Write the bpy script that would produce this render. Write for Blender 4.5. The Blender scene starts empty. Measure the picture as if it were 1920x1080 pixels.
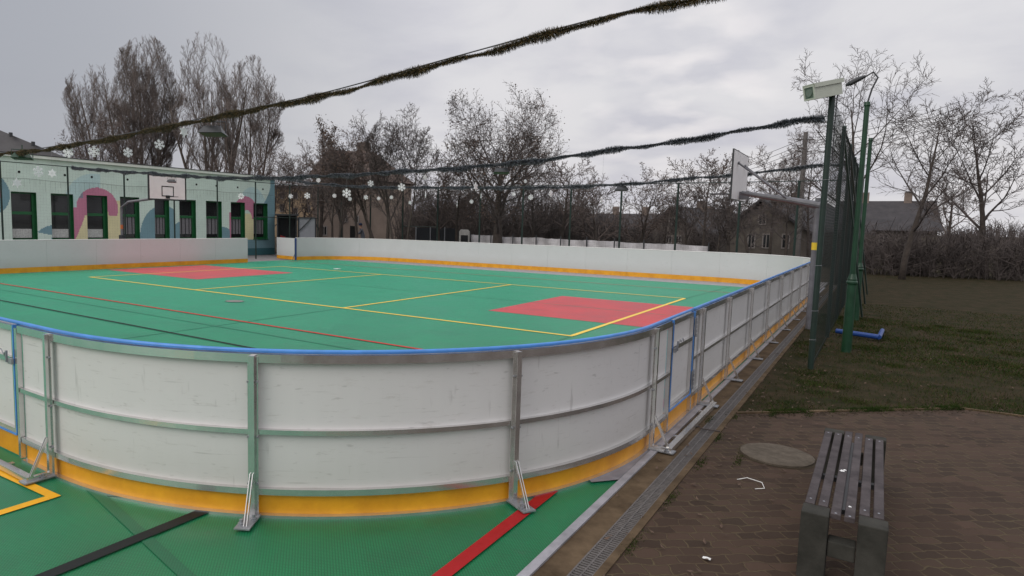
import bpy, math, random
from mathutils import Vector, Matrix
random.seed(7)
sc = bpy.context.scene
col = sc.collection
PI = math.pi

# ------------------------------------------------------------------ helpers
def tag(o, label=None, cat=None, group=None, kind=None):
    if label: o['label'] = label
    if cat: o['category'] = cat
    if group: o['group'] = group
    if kind: o['kind'] = kind
    return o

def empty(name, loc, label=None, cat=None, group=None):
    o = bpy.data.objects.new(name, None); col.objects.link(o)
    o.location = loc; o.empty_display_size = .2
    return tag(o, label, cat, group)

class MB:
    """collects world-space faces, links them as one mesh object"""
    def __init__(s): s.v = []; s.f = []; s.m = []
    def add(s, vs, fs, mi=0):
        b = len(s.v); s.v += [tuple(v) for v in vs]
        for f in fs: s.f.append(tuple(b+i for i in f)); s.m.append(mi)
    def quad(s, a, b, c, d, mi=0): s.add([a, b, c, d], [(0, 1, 2, 3)], mi)
    def box(s, x0, x1, y0, y1, z0, z1, mi=0):
        if x0 > x1: x0, x1 = x1, x0
        if y0 > y1: y0, y1 = y1, y0
        vs = [(x0,y0,z0),(x1,y0,z0),(x1,y1,z0),(x0,y1,z0),(x0,y0,z1),(x1,y0,z1),(x1,y1,z1),(x0,y1,z1)]
        s.add(vs, [(0,3,2,1),(4,5,6,7),(0,1,5,4),(1,2,6,5),(2,3,7,6),(3,0,4,7)], mi)
    def obox(s, c, ax, ay, az, hx, hy, hz, mi=0):
        c = Vector(c); ax, ay, az = [Vector(a).normalized() for a in (ax, ay, az)]
        vs = [c+ax*hx*i+ay*hy*j+az*hz*k for k in (-1,1) for i, j in ((-1,-1),(1,-1),(1,1),(-1,1))]
        s.add(vs, [(0,3,2,1),(4,5,6,7),(0,1,5,4),(1,2,6,5),(2,3,7,6),(3,0,4,7)], mi)
    def bar(s, a, b, w, h, mi=0, up=(0,0,1)):
        a, b = Vector(a), Vector(b); d = (b-a)
        L = d.length; d.normalize(); u = Vector(up)
        if abs(d.dot(u)) > .98: u = Vector((1,0,0))
        x = d.cross(u).normalized(); z = x.cross(d).normalized()
        s.obox((a+b)/2, d, x, z, L/2, w/2, h/2, mi)
    def tube(s, pts, rs, k=8, mi=0, cap=True):
        pts = [Vector(p) for p in pts]
        if not hasattr(rs, '__len__'): rs = [rs]*len(pts)
        b = len(s.v); n = len(pts); pu = None
        for i, p in enumerate(pts):
            d = (pts[min(i+1, n-1)]-pts[max(i-1, 0)])
            if d.length < 1e-9: d = Vector((0,0,1))
            d.normalize()
            if pu is None:
                u = Vector((0,0,1)) if abs(d.z) < .9 else Vector((1,0,0))
                u = (u-d*u.dot(d)).normalized()
            else:
                u = (pu-d*pu.dot(d))
                u = u.normalized() if u.length > 1e-6 else d.orthogonal().normalized()
            pu = u; w = d.cross(u)
            for j in range(k):
                t = 2*PI*j/k
                s.v.append(tuple(p+(u*math.cos(t)+w*math.sin(t))*rs[i]))
        for i in range(n-1):
            for j in range(k):
                j2 = (j+1) % k
                s.f.append((b+i*k+j, b+i*k+j2, b+(i+1)*k+j2, b+(i+1)*k+j)); s.m.append(mi)
        if cap:
            s.f.append(tuple(b+j for j in range(k-1, -1, -1))); s.m.append(mi)
            s.f.append(tuple(b+(n-1)*k+j for j in range(k))); s.m.append(mi)
    def lathe(s, c, prof, k=24, mi=0):
        """prof = list of (r, z) above c"""
        b = len(s.v)
        for r, z in prof:
            for j in range(k):
                t = 2*PI*j/k; s.v.append((c[0]+r*math.cos(t), c[1]+r*math.sin(t), c[2]+z))
        for i in range(len(prof)-1):
            for j in range(k):
                j2 = (j+1) % k
                s.f.append((b+i*k+j, b+i*k+j2, b+(i+1)*k+j2, b+(i+1)*k+j)); s.m.append(mi)
        s.f.append(tuple(b+j for j in range(k-1, -1, -1))); s.m.append(mi)
        s.f.append(tuple(b+(len(prof)-1)*k+j for j in range(k))); s.m.append(mi)
    def build(s, name, mats, parent=None, smooth=False):
        me = bpy.data.meshes.new(name)
        off = Vector(parent_origin(parent)) if parent else Vector((0,0,0))
        me.from_pydata([(v[0]-off.x, v[1]-off.y, v[2]-off.z) for v in s.v], [], s.f)
        if not isinstance(mats, (list, tuple)): mats = [mats]
        for m in mats: me.materials.append(m)
        if len(mats) > 1: me.polygons.foreach_set('material_index', s.m)
        if smooth: me.polygons.foreach_set('use_smooth', [True]*len(s.f))
        me.update()
        o = bpy.data.objects.new(name, me); col.objects.link(o)
        if parent: o.parent = parent
        return o
def parent_origin(p):
    v = Vector(p.location)
    while p.parent: p = p.parent; v = v+Vector(p.location)
    return v

def copy_tree(o, parent=None, kids=None):
    c = o.copy(); col.objects.link(c); c.parent = parent
    for ch in list(KIDS.get(o.name, [])):
        d = copy_tree(ch, c); KIDS.setdefault(c.name, []).append(d)
    return c
KIDS = {}
def kids_of(root):
    for o in list(col.objects):
        if o.parent is not None: 
            L = KIDS.setdefault(o.parent.name, [])
            if o not in L: L.append(o)

# ------------------------------------------------------------------ materials
def mat(name, color, rough=.6, metal=0., spec=.5, var=0., scale=3., color2=None, bump=0., bscale=40., bdist=.01, detail=4., rvar=0.):
    m = bpy.data.materials.new(name); m.use_nodes = True
    nt = m.node_tree; N = nt.nodes; L = nt.links; b = N['Principled BSDF']
    b.inputs['Roughness'].default_value = rough; b.inputs['Metallic'].default_value = metal
    b.inputs['Specular IOR Level'].default_value = spec
    c = list(color)+[1]
    b.inputs['Base Color'].default_value = c
    tc = N.new('ShaderNodeNewGeometry')
    if var or color2:
        no = N.new('ShaderNodeTexNoise'); no.inputs['Scale'].default_value = scale; no.inputs['Detail'].default_value = detail
        no.inputs['Roughness'].default_value = .65
        L.new(tc.outputs['Position'], no.inputs['Vector'])
        cr = N.new('ShaderNodeValToRGB'); cr.color_ramp.elements[0].position = .32; cr.color_ramp.elements[1].position = .68
        if color2: a, d = c, list(color2)+[1]
        else: a = [x*(1-var) for x in color]+[1]; d = [min(1, x*(1+var)) for x in color]+[1]
        cr.color_ramp.elements[0].color = a; cr.color_ramp.elements[1].color = d
        L.new(no.outputs['Fac'], cr.inputs['Fac']); L.new(cr.outputs['Color'], b.inputs['Base Color'])
        if rvar:
            mr = N.new('ShaderNodeMapRange'); mr.inputs['To Min'].default_value = rough-rvar; mr.inputs['To Max'].default_value = rough+rvar
            mr.inputs['From Min'].default_value = .3; mr.inputs['From Max'].default_value = .7
            L.new(no.outputs['Fac'], mr.inputs['Value']); L.new(mr.outputs['Result'], b.inputs['Roughness'])
    if bump:
        n2 = N.new('ShaderNodeTexNoise'); n2.inputs['Scale'].default_value = bscale; n2.inputs['Detail'].default_value = 5
        L.new(tc.outputs['Position'], n2.inputs['Vector'])
        bp = N.new('ShaderNodeBump'); bp.inputs['Strength'].default_value = bump; bp.inputs['Distance'].default_value = bdist
        L.new(n2.outputs['Fac'], bp.inputs['Height']); L.new(bp.outputs['Normal'], b.inputs['Normal'])
    return m
def nodes(m): nt = m.node_tree; return nt, nt.nodes, nt.links, nt.nodes['Principled BSDF']
def mix(N, L, f, a, b, bt='MIX'):
    x = N.new('ShaderNodeMix'); x.data_type = 'RGBA'; x.blend_type = bt
    for i, s in ((0, f), (6, a), (7, b)):
        if hasattr(s, 'is_linked') or hasattr(s, 'links'): L.new(s, x.inputs[i])
        elif isinstance(s, (int, float)): x.inputs[i].default_value = s
        else: x.inputs[i].default_value = tuple(s)+((1,) if len(s) == 3 else ())
    return x.outputs[2]
def mth(N, L, op, a, b=0., c=0.):
    x = N.new('ShaderNodeMath'); x.operation = op
    for i, s in enumerate((a, b, c)):
        if hasattr(s, 'links'): L.new(s, x.inputs[i])
        else: x.inputs[i].default_value = s
    return x.outputs[0]

def floor_mat(name, c, rough=.5, tint=(.3,.3,.3), sw=.9):
    """plastic sports tile: fine open grid, tile seams every 0.3 m, dirt"""
    m = bpy.data.materials.new(name); m.use_nodes = True; nt, N, L, b = nodes(m)
    g = N.new('ShaderNodeNewGeometry'); sep = N.new('ShaderNodeSeparateXYZ'); L.new(g.outputs['Position'], sep.inputs[0])
    mp = N.new('ShaderNodeMapping'); L.new(g.outputs['Position'], mp.inputs[0]); mp.inputs['Rotation'].default_value = (0, 0, PI/4)
    chk = N.new('ShaderNodeTexVoronoi'); chk.distance = 'CHEBYCHEV'; chk.inputs['Scale'].default_value = 55; chk.inputs['Randomness'].default_value = 0
    L.new(mp.outputs[0], chk.inputs['Vector'])
    hole = N.new('ShaderNodeMapRange'); hole.inputs['From Min'].default_value = .26; hole.inputs['From Max'].default_value = .36
    hole.inputs['To Min'].default_value = .0; hole.inputs['To Max'].default_value = 1; L.new(chk.outputs['Distance'], hole.inputs['Value'])
    n1 = N.new('ShaderNodeTexNoise'); n1.inputs['Scale'].default_value = .9; n1.inputs['Detail'].default_value = 6; n1.inputs['Roughness'].default_value = .7
    L.new(g.outputs['Position'], n1.inputs['Vector'])
    n2 = N.new('ShaderNodeTexNoise'); n2.inputs['Scale'].default_value = 7; n2.inputs['Detail'].default_value = 8; n2.inputs['Roughness'].default_value = .75
    L.new(g.outputs['Position'], n2.inputs['Vector'])
    r1 = N.new('ShaderNodeMapRange'); r1.inputs['From Min'].default_value = .3; r1.inputs['From Max'].default_value = .7; r1.inputs['To Min'].default_value = .68; r1.inputs['To Max'].default_value = 1.28; L.new(n1.outputs['Fac'], r1.inputs['Value'])
    base = mix(N, L, 1., c, r1.outputs[0], 'MULTIPLY')
    d = N.new('ShaderNodeMapRange'); d.inputs['From Min'].default_value = .56; d.inputs['From Max'].default_value = .72; d.inputs['To Max'].default_value = .4; L.new(n2.outputs['Fac'], d.inputs['Value'])
    base = mix(N, L, d.outputs[0], base, (.05, .06, .05))
    d2 = N.new('ShaderNodeMapRange'); d2.inputs['From Min'].default_value = .62; d2.inputs['From Max'].default_value = .74; d2.inputs['To Max'].default_value = .26
    n3 = N.new('ShaderNodeTexNoise'); n3.inputs['Scale'].default_value = 2.6; n3.inputs['Detail'].default_value = 9; n3.inputs['Roughness'].default_value = .8; L.new(g.outputs['Position'], n3.inputs['Vector'])
    L.new(n3.outputs['Fac'], d2.inputs['Value']); base = mix(N, L, d2.outputs[0], base, (.3, .34, .31))
    dark = mix(N, L, 1., base, (.6, .6, .6), 'MULTIPLY')
    base = mix(N, L, hole.outputs[0], base, dark)
    # tile seams
    fx = mth(N, L, 'PINGPONG', sep.outputs[0], .15); fy = mth(N, L, 'PINGPONG', sep.outputs[1], .15)
    s = mth(N, L, 'LESS_THAN', mth(N, L, 'MINIMUM', fx, fy), .0022)
    base = mix(N, L, mth(N, L, 'MULTIPLY', s, .14), base, (.01, .03, .015))
    L.new(base, b.inputs['Base Color'])
    rr = N.new('ShaderNodeMapRange'); rr.inputs['From Min'].default_value = .3; rr.inputs['From Max'].default_value = .7
    rr.inputs['To Min'].default_value = rough-.06; rr.inputs['To Max'].default_value = rough+.1; L.new(n1.outputs['Fac'], rr.inputs['Value']); L.new(rr.outputs[0], b.inputs['Roughness'])
    b.inputs['Specular IOR Level'].default_value = .5; b.inputs['Sheen Weight'].default_value = sw; b.inputs['Sheen Roughness'].default_value = .28; b.inputs['Sheen Tint'].default_value = tuple(tint)+(1,)
    bp = N.new('ShaderNodeBump'); bp.inputs['Strength'].default_value = .25; bp.inputs['Distance'].default_value = .004; bp.invert = True
    L.new(hole.outputs[0], bp.inputs['Height']); L.new(bp.outputs[0], b.inputs['Normal'])
    return m

def paver_mat():
    m = bpy.data.materials.new('clay_pavers'); m.use_nodes = True; nt, N, L, b = nodes(m)
    g = N.new('ShaderNodeNewGeometry')
    nz = N.new('ShaderNodeTexNoise'); nz.inputs['Scale'].default_value = 5; nz.inputs['Detail'].default_value = 3; L.new(g.outputs['Position'], nz.inputs['Vector'])
    mp = N.new('ShaderNodeMapping'); L.new(g.outputs['Position'], mp.inputs[0]); mp.inputs['Rotation'].default_value = (0, 0, -.68); mp.inputs['Scale'].default_value = (1, 1, 0)
    wv = N.new('ShaderNodeVectorMath'); wv.operation = 'MULTIPLY_ADD'; L.new(nz.outputs['Color'], wv.inputs[0]); wv.inputs[1].default_value = (.12, .12, 0); L.new(mp.outputs[0], wv.inputs[2])
    bk_n = N.new('ShaderNodeTexBrick'); bk_n.offset = .5; bk_n.inputs['Scale'].default_value = 1.; bk_n.inputs['Brick Width'].default_value = .165; bk_n.inputs['Row Height'].default_value = .105
    bk_n.inputs['Mortar Size'].default_value = .011; bk_n.inputs['Mortar Smooth'].default_value = .9; bk_n.inputs['Bias'].default_value = 0
    bk_n.inputs['Color1'].default_value = (0,0,0,1); bk_n.inputs['Color2'].default_value = (1,1,1,1); bk_n.inputs['Mortar'].default_value = (.5,.5,.5,1)
    L.new(wv.outputs[0], bk_n.inputs['Vector'])
    n2 = N.new('ShaderNodeTexNoise'); n2.inputs['Scale'].default_value = 1.4; n2.inputs['Detail'].default_value = 8; n2.inputs['Roughness'].default_value = .7; L.new(g.outputs['Position'], n2.inputs['Vector'])
    n3 = N.new('ShaderNodeTexNoise'); n3.inputs['Scale'].default_value = 60; n3.inputs['Detail'].default_value = 6; L.new(g.outputs['Position'], n3.inputs['Vector'])
    sr = N.new('ShaderNodeSeparateColor'); L.new(bk_n.outputs['Color'], sr.inputs[0])
    c = mix(N, L, sr.outputs[0], (.030, .018, .012), (.070, .042, .029))
    c = mix(N, L, mth(N, L, 'MULTIPLY', n3.outputs['Fac'], .45), c, (.055, .039, .028))
    w = N.new('ShaderNodeMapRange'); w.inputs['From Min'].default_value = .42; w.inputs['From Max'].default_value = .68; L.new(n2.outputs['Fac'], w.inputs['Value'])
    c = mix(N, L, mth(N, L, 'MULTIPLY', w.outputs[0], .5), c, (.052, .037, .025))
    jw = N.new('ShaderNodeMapRange'); jw.inputs['From Min'].default_value = .2; jw.inputs['From Max'].default_value = .9; L.new(bk_n.outputs['Fac'], jw.inputs['Value'])
    jc = mix(N, L, n2.outputs['Fac'], (.16, .118, .070), (.034, .029, .014))
    jf = mth(N, L, 'MULTIPLY', jw.outputs[0], mth(N, L, 'MAXIMUM', .12, mth(N, L, 'MULTIPLY_ADD', n2.outputs['Fac'], 3.4, -1.05)))
    c = mix(N, L, jf, c, jc)
    L.new(c, b.inputs['Base Color']); b.inputs['Roughness'].default_value = .8; b.inputs['Specular IOR Level'].default_value = .16
    hh = mth(N, L, 'ADD', mth(N, L, 'MULTIPLY', jw.outputs[0], -1.), mth(N, L, 'MULTIPLY', n3.outputs['Fac'], .35))
    hh = mth(N, L, 'ADD', hh, mth(N, L, 'MULTIPLY', sr.outputs[1], .35))
    bp = N.new('ShaderNodeBump'); bp.inputs['Strength'].default_value = .8; bp.inputs['Distance'].default_value = .006
    L.new(hh, bp.inputs['Height']); L.new(bp.outputs[0], b.inputs['Normal'])
    return m

def board_mat(name, base=(.70, .69, .68), scuff=False):
    """white HDPE sheet with puck scuffs, grime towards the bottom"""
    m = bpy.data.materials.new(name); m.use_nodes = True; nt, N, L, b = nodes(m)
    g = N.new('ShaderNodeNewGeometry'); sep = N.new('ShaderNodeSeparateXYZ'); L.new(g.outputs['Position'], sep.inputs[0])
    n1 = N.new('ShaderNodeTexNoise'); n1.inputs['Scale'].default_value = 1.6; n1.inputs['Detail'].default_value = 5; L.new(g.outputs['Position'], n1.inputs['Vector'])
    c = mix(N, L, n1.outputs['Fac'], tuple(x*.9 for x in base), base)
    mp = N.new('ShaderNodeMapping'); L.new(g.outputs['Position'], mp.inputs[0]); mp.inputs['Scale'].default_value = (2.2, 2.2, 14)
    mp.inputs['Rotation'].default_value = (0.2, .1, 0)
    n2 = N.new('ShaderNodeTexNoise'); n2.inputs['Scale'].default_value = 2.2; n2.inputs['Detail'].default_value = 9; n2.inputs['Roughness'].default_value = .75; L.new(mp.outputs[0], n2.inputs['Vector'])
    s = N.new('ShaderNodeMapRange'); s.inputs['From Min'].default_value = .57; s.inputs['From Max'].default_value = .72; s.inputs['To Max'].default_value = .55; L.new(n2.outputs['Fac'], s.inputs['Value'])
    c = mix(N, L, s.outputs[0], c, (.40, .38, .35))
    if scuff:
        for k, (sx_, sz_, rx) in enumerate(((1.2, 26, .5), (5, 18, -.9), (9, 1.3, .1))):
            m3 = N.new('ShaderNodeMapping'); L.new(g.outputs['Position'], m3.inputs[0]); m3.inputs['Scale'].default_value = (sx_, sx_, sz_); m3.inputs['Rotation'].default_value = (rx, rx*.6, 0); m3.inputs['Location'].default_value = (k*3.1, k, 0)
            n5 = N.new('ShaderNodeTexNoise'); n5.inputs['Scale'].default_value = 1.7; n5.inputs['Detail'].default_value = 3; L.new(m3.outputs[0], n5.inputs['Vector'])
            q5 = N.new('ShaderNodeMapRange'); q5.inputs['From Min'].default_value = .66; q5.inputs['From Max'].default_value = .74; q5.inputs['To Max'].default_value = .42; L.new(n5.outputs['Fac'], q5.inputs['Value'])
            c = mix(N, L, q5.outputs[0], c, (.30, .29, .28))
    z = N.new('ShaderNodeMapRange'); z.inputs['From Min'].default_value = .2; z.inputs['From Max'].default_value = .6; z.inputs['To Min'].default_value = .6; z.inputs['To Max'].default_value = 0; L.new(sep.outputs[2], z.inputs['Value'])
    c = mix(N, L, mth(N, L, 'MULTIPLY', z.outputs[0], n1.outputs['Fac']), c, (.35, .33, .28))
    L.new(c, b.inputs['Base Color']); b.inputs['Roughness'].default_value = .42; b.inputs['Specular IOR Level'].default_value = .4
    bp = N.new('ShaderNodeBump'); bp.inputs['Strength'].default_value = .06; bp.inputs['Distance'].default_value = .02
    L.new(n1.outputs['Fac'], bp.inputs['Height']); L.new(bp.outputs[0], b.inputs['Normal'])
    return m

M = {}
def line_mat(name, c, rough=.45):
    m = mat(name, tuple(x*.82 for x in c), rough, color2=c, scale=9, detail=9, spec=.25, bump=.15, bscale=120, bdist=.002); return m
M['green_floor'] = floor_mat('green_court_tile', (.004, .160, .052), .37, (.16,1,.66), 1.)
M['red_floor'] = floor_mat('red_court_tile', (.68, .03, .035), .5, (1,.42,.46), .8)
M['yellow_floor'] = line_mat('yellow_line', (.85, .42, .014))
M['redout_floor'] = line_mat('dark_red_line', (.36, .010, .012), .55)
M['black_floor'] = line_mat('black_line', (.012, .014, .014), .6)
M['dkgreen_floor'] = floor_mat('dark_green_court_tile', (.006, .13, .05), .42, (.16,.9,.6), .9)
M['redline_floor'] = line_mat('red_line', (.58, .022, .014))
M['board'] = board_mat('white_barrier_sheet', (.59,.605,.605))
M['boardnear'] = board_mat('scuffed_barrier_sheet', (.655,.645,.635), True)
M['kick'] = mat('yellow_kick_plate', (.60, .25, .010), .42, color2=(.80, .37, .014), scale=3, bump=.06, bscale=5, detail=9)
M['alu'] = mat('mill_aluminium', (.68, .67, .66), .22, metal=.88, var=.05, scale=5, rvar=.05)
M['galv'] = mat('galvanised_steel', (.30, .31, .33), .5, metal=.6, var=.2, scale=14, rvar=.1)
M['blue'] = mat('blue_cap_plastic', (.06, .23, .60), .35, var=.15, scale=6)
M['concrete'] = mat('weathered_concrete', (.16, .15, .14), .85, color2=(.24, .23, .21), scale=7, bump=.3, bscale=60, bdist=.004)
M['benchconc'] = mat('dark_bench_concrete', (.026, .026, .022), .9, spec=.15, color2=(.055, .053, .046), scale=5, bump=.35, bscale=60, bdist=.004, detail=9)
M['strip'] = mat('dirty_sandstone_concrete', (.050, .034, .020), .9, spec=.12, color2=(.135, .095, .058), scale=3.5, bump=.4, bscale=50, bdist=.005, detail=9)
M['edging'] = mat('aluminium_floor_edging', (.26, .26, .28), .5, metal=.3, color2=(.40, .39, .42), scale=6, rvar=.1)
M['rubber'] = mat('grey_rubber_sheet', (.15, .15, .17), .5, color2=(.24, .235, .26), scale=5)
M['asphalt'] = mat('old_grey_asphalt', (.16, .15, .15), .8, color2=(.24, .225, .22), scale=2, bump=.3, bscale=80)
M['soil'] = mat('bare_winter_soil', (.030, .023, .015), .95, spec=.1, color2=(.062, .048, .032), scale=.7, bump=.5, bscale=14, bdist=.05, detail=10)
M['mudgrass'] = mat('muddy_grass_soil', (.013, .017, .005), .95, spec=.08, color2=(.048, .033, .020), scale=2.4, bump=.6, bscale=30, bdist=.02, detail=9)
M['iron'] = mat('cast_iron_grate', (.11, .10, .095), .65, metal=.1, var=.3, scale=30)
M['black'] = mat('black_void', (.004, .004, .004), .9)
M['green_paint'] = mat('dark_green_paint', (.004, .040, .016), .4, var=.25, scale=5, rvar=.08)
M['green_post'] = mat('dark_green_post', (.007, .022, .016), .5, var=.2, scale=5)
M['green_wire'] = mat('green_coated_wire', (.006, .016, .013), .6)
M['window_green'] = mat('window_green_paint', (.008, .105, .030), .45, var=.15, scale=4)
M['glass'] = mat('dark_window_glass', (.012, .013, .014), .08, spec=.6)
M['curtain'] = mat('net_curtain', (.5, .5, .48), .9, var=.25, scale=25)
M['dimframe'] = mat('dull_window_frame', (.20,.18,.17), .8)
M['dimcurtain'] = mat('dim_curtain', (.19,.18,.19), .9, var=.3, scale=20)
M['trailer'] = mat('dull_white_paint', (.42,.42,.40), .6, var=.15, scale=3)
M['armgrey'] = mat('grey_painted_steel', (.13,.13,.145), .45, var=.2, scale=6)
M['bbwhite'] = mat('backboard_white', (.80,.78,.77), .5, var=.05, scale=3)
M['corr'] = mat('grey_corrugated', (.07,.075,.085), .6, var=.15, scale=1.5)
M['white'] = mat('white_paint', (.72, .72, .70), .5, var=.06, scale=4)
M['flake'] = mat('white_foam_snowflake', (.82, .83, .84), .6)
M['wood'] = mat('weathered_bench_slat', (.030, .024, .025), .7, spec=.25, color2=(.080, .067, .068), scale=8, bump=.25, bscale=30, bdist=.003, detail=9)
M['tarp'] = mat('white_tarp', (.34, .33, .34), .6, color2=(.50, .49, .50), scale=1.5, bump=.6, bscale=1.6, bdist=.15)
M['dkgrey'] = mat('dark_grey_metal', (.03, .032, .035), .4, var=.2, scale=5)
M['shed'] = mat('dark_shed_sheet', (.022, .026, .03), .6, var=.2, scale=3)
M['bark'] = mat('grey_brown_bark', (.036, .028, .023), .9, color2=(.07, .055, .046), scale=6, bump=.5, bscale=20, bdist=.03)
M['barkpop'] = mat('poplar_bark', (.075, .058, .046), .9, color2=(.115, .092, .075), scale=4)
M['twigpop'] = mat('poplar_twigs', (.15, .122, .108), .9, var=.3, scale=1.2)
M['twig'] = mat('brown_twigs', (.105, .080, .070), .9, var=.3, scale=1.5)
M['twigdark'] = mat('dark_twigs', (.065, .052, .048), .9, var=.3, scale=1.5)
M['leafbrown'] = mat('dead_brown_leaves', (.060, .036, .024), .8, color2=(.115, .070, .046), scale=3)
M['brick'] = mat('grey_brown_render', (.16, .125, .105), .9, color2=(.23, .18, .15), scale=.6, bump=.1, detail=8)
M['housewall'] = mat('beige_house_render', (.075, .064, .054), .9, color2=(.125, .108, .092), scale=.8)
M['roof'] = mat('dark_slate_roof', (.020, .018, .020), .75, color2=(.045, .04, .042), scale=1.2)
M['roofbrown'] = mat('brown_roof', (.070, .048, .040), .85, color2=(.11, .08, .066), scale=1.0)
M['roofgrey'] = mat('grey_sheet_roof', (.10, .095, .10), .7, color2=(.14, .135, .14), scale=.8)
M['cream'] = mat('cream_apartment_render', (.30, .22, .14), .9, var=.1, scale=.7)
M['pole'] = mat('concrete_utility_pole', (.12, .11, .105), .9, var=.15, scale=3)
M['grass'] = mat('short_winter_grass', (.012, .030, .004), .8, spec=.1, color2=(.035, .050, .010), scale=2)
M['housing'] = mat('camera_housing_paint', (.46, .49, .42), .45, var=.06, scale=6)
M['orange'] = mat('orange_basket_ring', (.5, .12, .03), .5)
M['skin'] = mat('skin', (.45, .25, .18), .6)
M['coat'] = mat('grey_coat', (.09, .10, .12), .9, var=.3, scale=20)
M['jeans'] = mat('dark_trousers', (.02, .025, .04), .9)
M['hat'] = mat('navy_knit_hat', (.02, .03, .07), .9)
M['yellow'] = mat('yellow_sticker', (.7, .5, .03), .5)
M['bluepipe'] = mat('blue_painted_pipe', (.01, .05, .22), .4)

# ------------------------------------------------------------------ camera (solved from the court markings)
CAM = Vector((13.8363, -16.3187, 2.1327)); F = 1213.31
yaw, pitch, roll = -.604939, .099042, -.021124
fw = Vector((math.sin(yaw)*math.cos(pitch), math.cos(yaw)*math.cos(pitch), -math.sin(pitch)))
rt = fw.cross(Vector((0,0,1))).normalized(); dn = fw.cross(rt)
rt2 = rt*math.cos(roll)+dn*math.sin(roll); dn2 = -rt*math.sin(roll)+dn*math.cos(roll)
cd = bpy.data.cameras.new('camera'); cam = bpy.data.objects.new('camera', cd); col.objects.link(cam)
up = -dn2; bk = -fw
cam.matrix_world = Matrix(((rt2.x, up.x, bk.x, CAM.x), (rt2.y, up.y, bk.y, CAM.y), (rt2.z, up.z, bk.z, CAM.z), (0,0,0,1)))
cd.sensor_width = 36; cd.lens = F*36/1920; cd.shift_x = (960-807.5)/1920; cd.clip_start = .05; cd.clip_end = 3000
sc.camera = cam

def ray(u, v): return fw+rt2*((u-807.5)/F)+dn2*((v-540)/F)
def at(u, v, z=None, X=None, Y=None, D=None):
    d = ray(u, v)
    if D is not None: t = D
    elif X is not None: t = (X-CAM.x)/d.x
    elif Y is not None: t = (Y-CAM.y)/d.y
    else: t = (z-CAM.z)/d.z
    return CAM+d*t
def foot(u, D, z=0):
    """ground point below image column u at forward distance D"""
    p = at(u, 420, D=D); return Vector((p.x, p.y, z))
def ztop(u, v, D): return at(u, v, D=D).z

# ------------------------------------------------------------------ world, sun
w = bpy.data.worlds.new('World'); sc.world = w; w.use_nodes = True
nt = w.node_tree; N = nt.nodes; L = nt.links; bg = N['Background']
sky = N.new('ShaderNodeTexSky'); sky.sky_type = 'NISHITA'; sky.sun_disc = False
SUN_EL, SUN_AZ = math.radians(38), math.radians(200)      # azimuth from +Y clockwise
sky.sun_elevation = SUN_EL; sky.sun_rotation = SUN_AZ; sky.air_density = 2; sky.dust_density = 4
tc = N.new('ShaderNodeTexCoord'); sp = N.new('ShaderNodeSeparateXYZ'); L.new(tc.outputs['Generated'], sp.inputs[0])
zc = mth(N, L, 'MAXIMUM', sp.outputs[2], 0.)
den = mth(N, L, 'ADD', zc, .22)
px = mth(N, L, 'DIVIDE', sp.outputs[0], den); py = mth(N, L, 'DIVIDE', sp.outputs[1], den)
cmb = N.new('ShaderNodeCombineXYZ'); L.new(px, cmb.inputs[0]); L.new(py, cmb.inputs[1])
n1 = N.new('ShaderNodeTexNoise'); n1.inputs['Scale'].default_value = 1.6; n1.inputs['Detail'].default_value = 7; n1.inputs['Roughness'].default_value = .52; n1.inputs['Distortion'].default_value = .25; L.new(cmb.outputs[0], n1.inputs['Vector'])
n2 = N.new('ShaderNodeTexNoise'); n2.inputs['Scale'].default_value = .42; n2.inputs['Detail'].default_value = 3; L.new(cmb.outputs[0], n2.inputs['Vector'])
r = N.new('ShaderNodeValToRGB'); e = r.color_ramp.elements
e[0].position = .36; e[0].color = (.46, .46, .53, 1); e[1].position = .68; e[1].color = (.70, .68, .70, 1)
k = r.color_ramp.elements.new(.53); k.color = (.655, .645, .67, 1)
sm = mth(N, L, 'ADD', mth(N, L, 'MULTIPLY', n1.outputs['Fac'], .55), mth(N, L, 'MULTIPLY', n2.outputs['Fac'], .45)); L.new(sm, r.inputs['Fac'])
gl = N.new('ShaderNodeMapRange'); gl.inputs['From Min'].default_value = .35; gl.inputs['From Max'].default_value = 1.; gl.inputs['To Min'].default_value = 1.0; gl.inputs['To Max'].default_value = 1.9; L.new(zc, gl.inputs['Value'])
cl = mix(N, L, 1., r.outputs['Color'], gl.outputs[0], 'MULTIPLY')
# a few thin brighter gaps
d = at(1262, 135, D=1)-CAM; d.normalize()
dp = N.new('ShaderNodeVectorMath'); dp.operation = 'DOT_PRODUCT'; nv = N.new('ShaderNodeVectorMath'); nv.operation = 'NORMALIZE'; L.new(tc.outputs['Generated'], nv.inputs[0]); L.new(nv.outputs[0], dp.inputs[0]); dp.inputs[1].default_value = d
gp = N.new('ShaderNodeMapRange'); gp.inputs['From Min'].default_value = .985; gp.inputs['From Max'].default_value = 1.; L.new(dp.outputs['Value'], gp.inputs['Value'])
n4 = N.new('ShaderNodeTexNoise'); n4.inputs['Scale'].default_value = 4.2; n4.inputs['Detail'].default_value = 4; n4.inputs['Roughness'].default_value = .4; L.new(cmb.outputs[0], n4.inputs['Vector'])
th = N.new('ShaderNodeMapRange'); th.inputs['From Min'].default_value = .47; th.inputs['From Max'].default_value = .66; L.new(n4.outputs['Fac'], th.inputs['Value'])
cl = mix(N, L, mth(N, L, 'MULTIPLY', mth(N, L, 'MULTIPLY', gp.outputs[0], th.outputs[0]), .55), cl, (.90, .85, .84))
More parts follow.
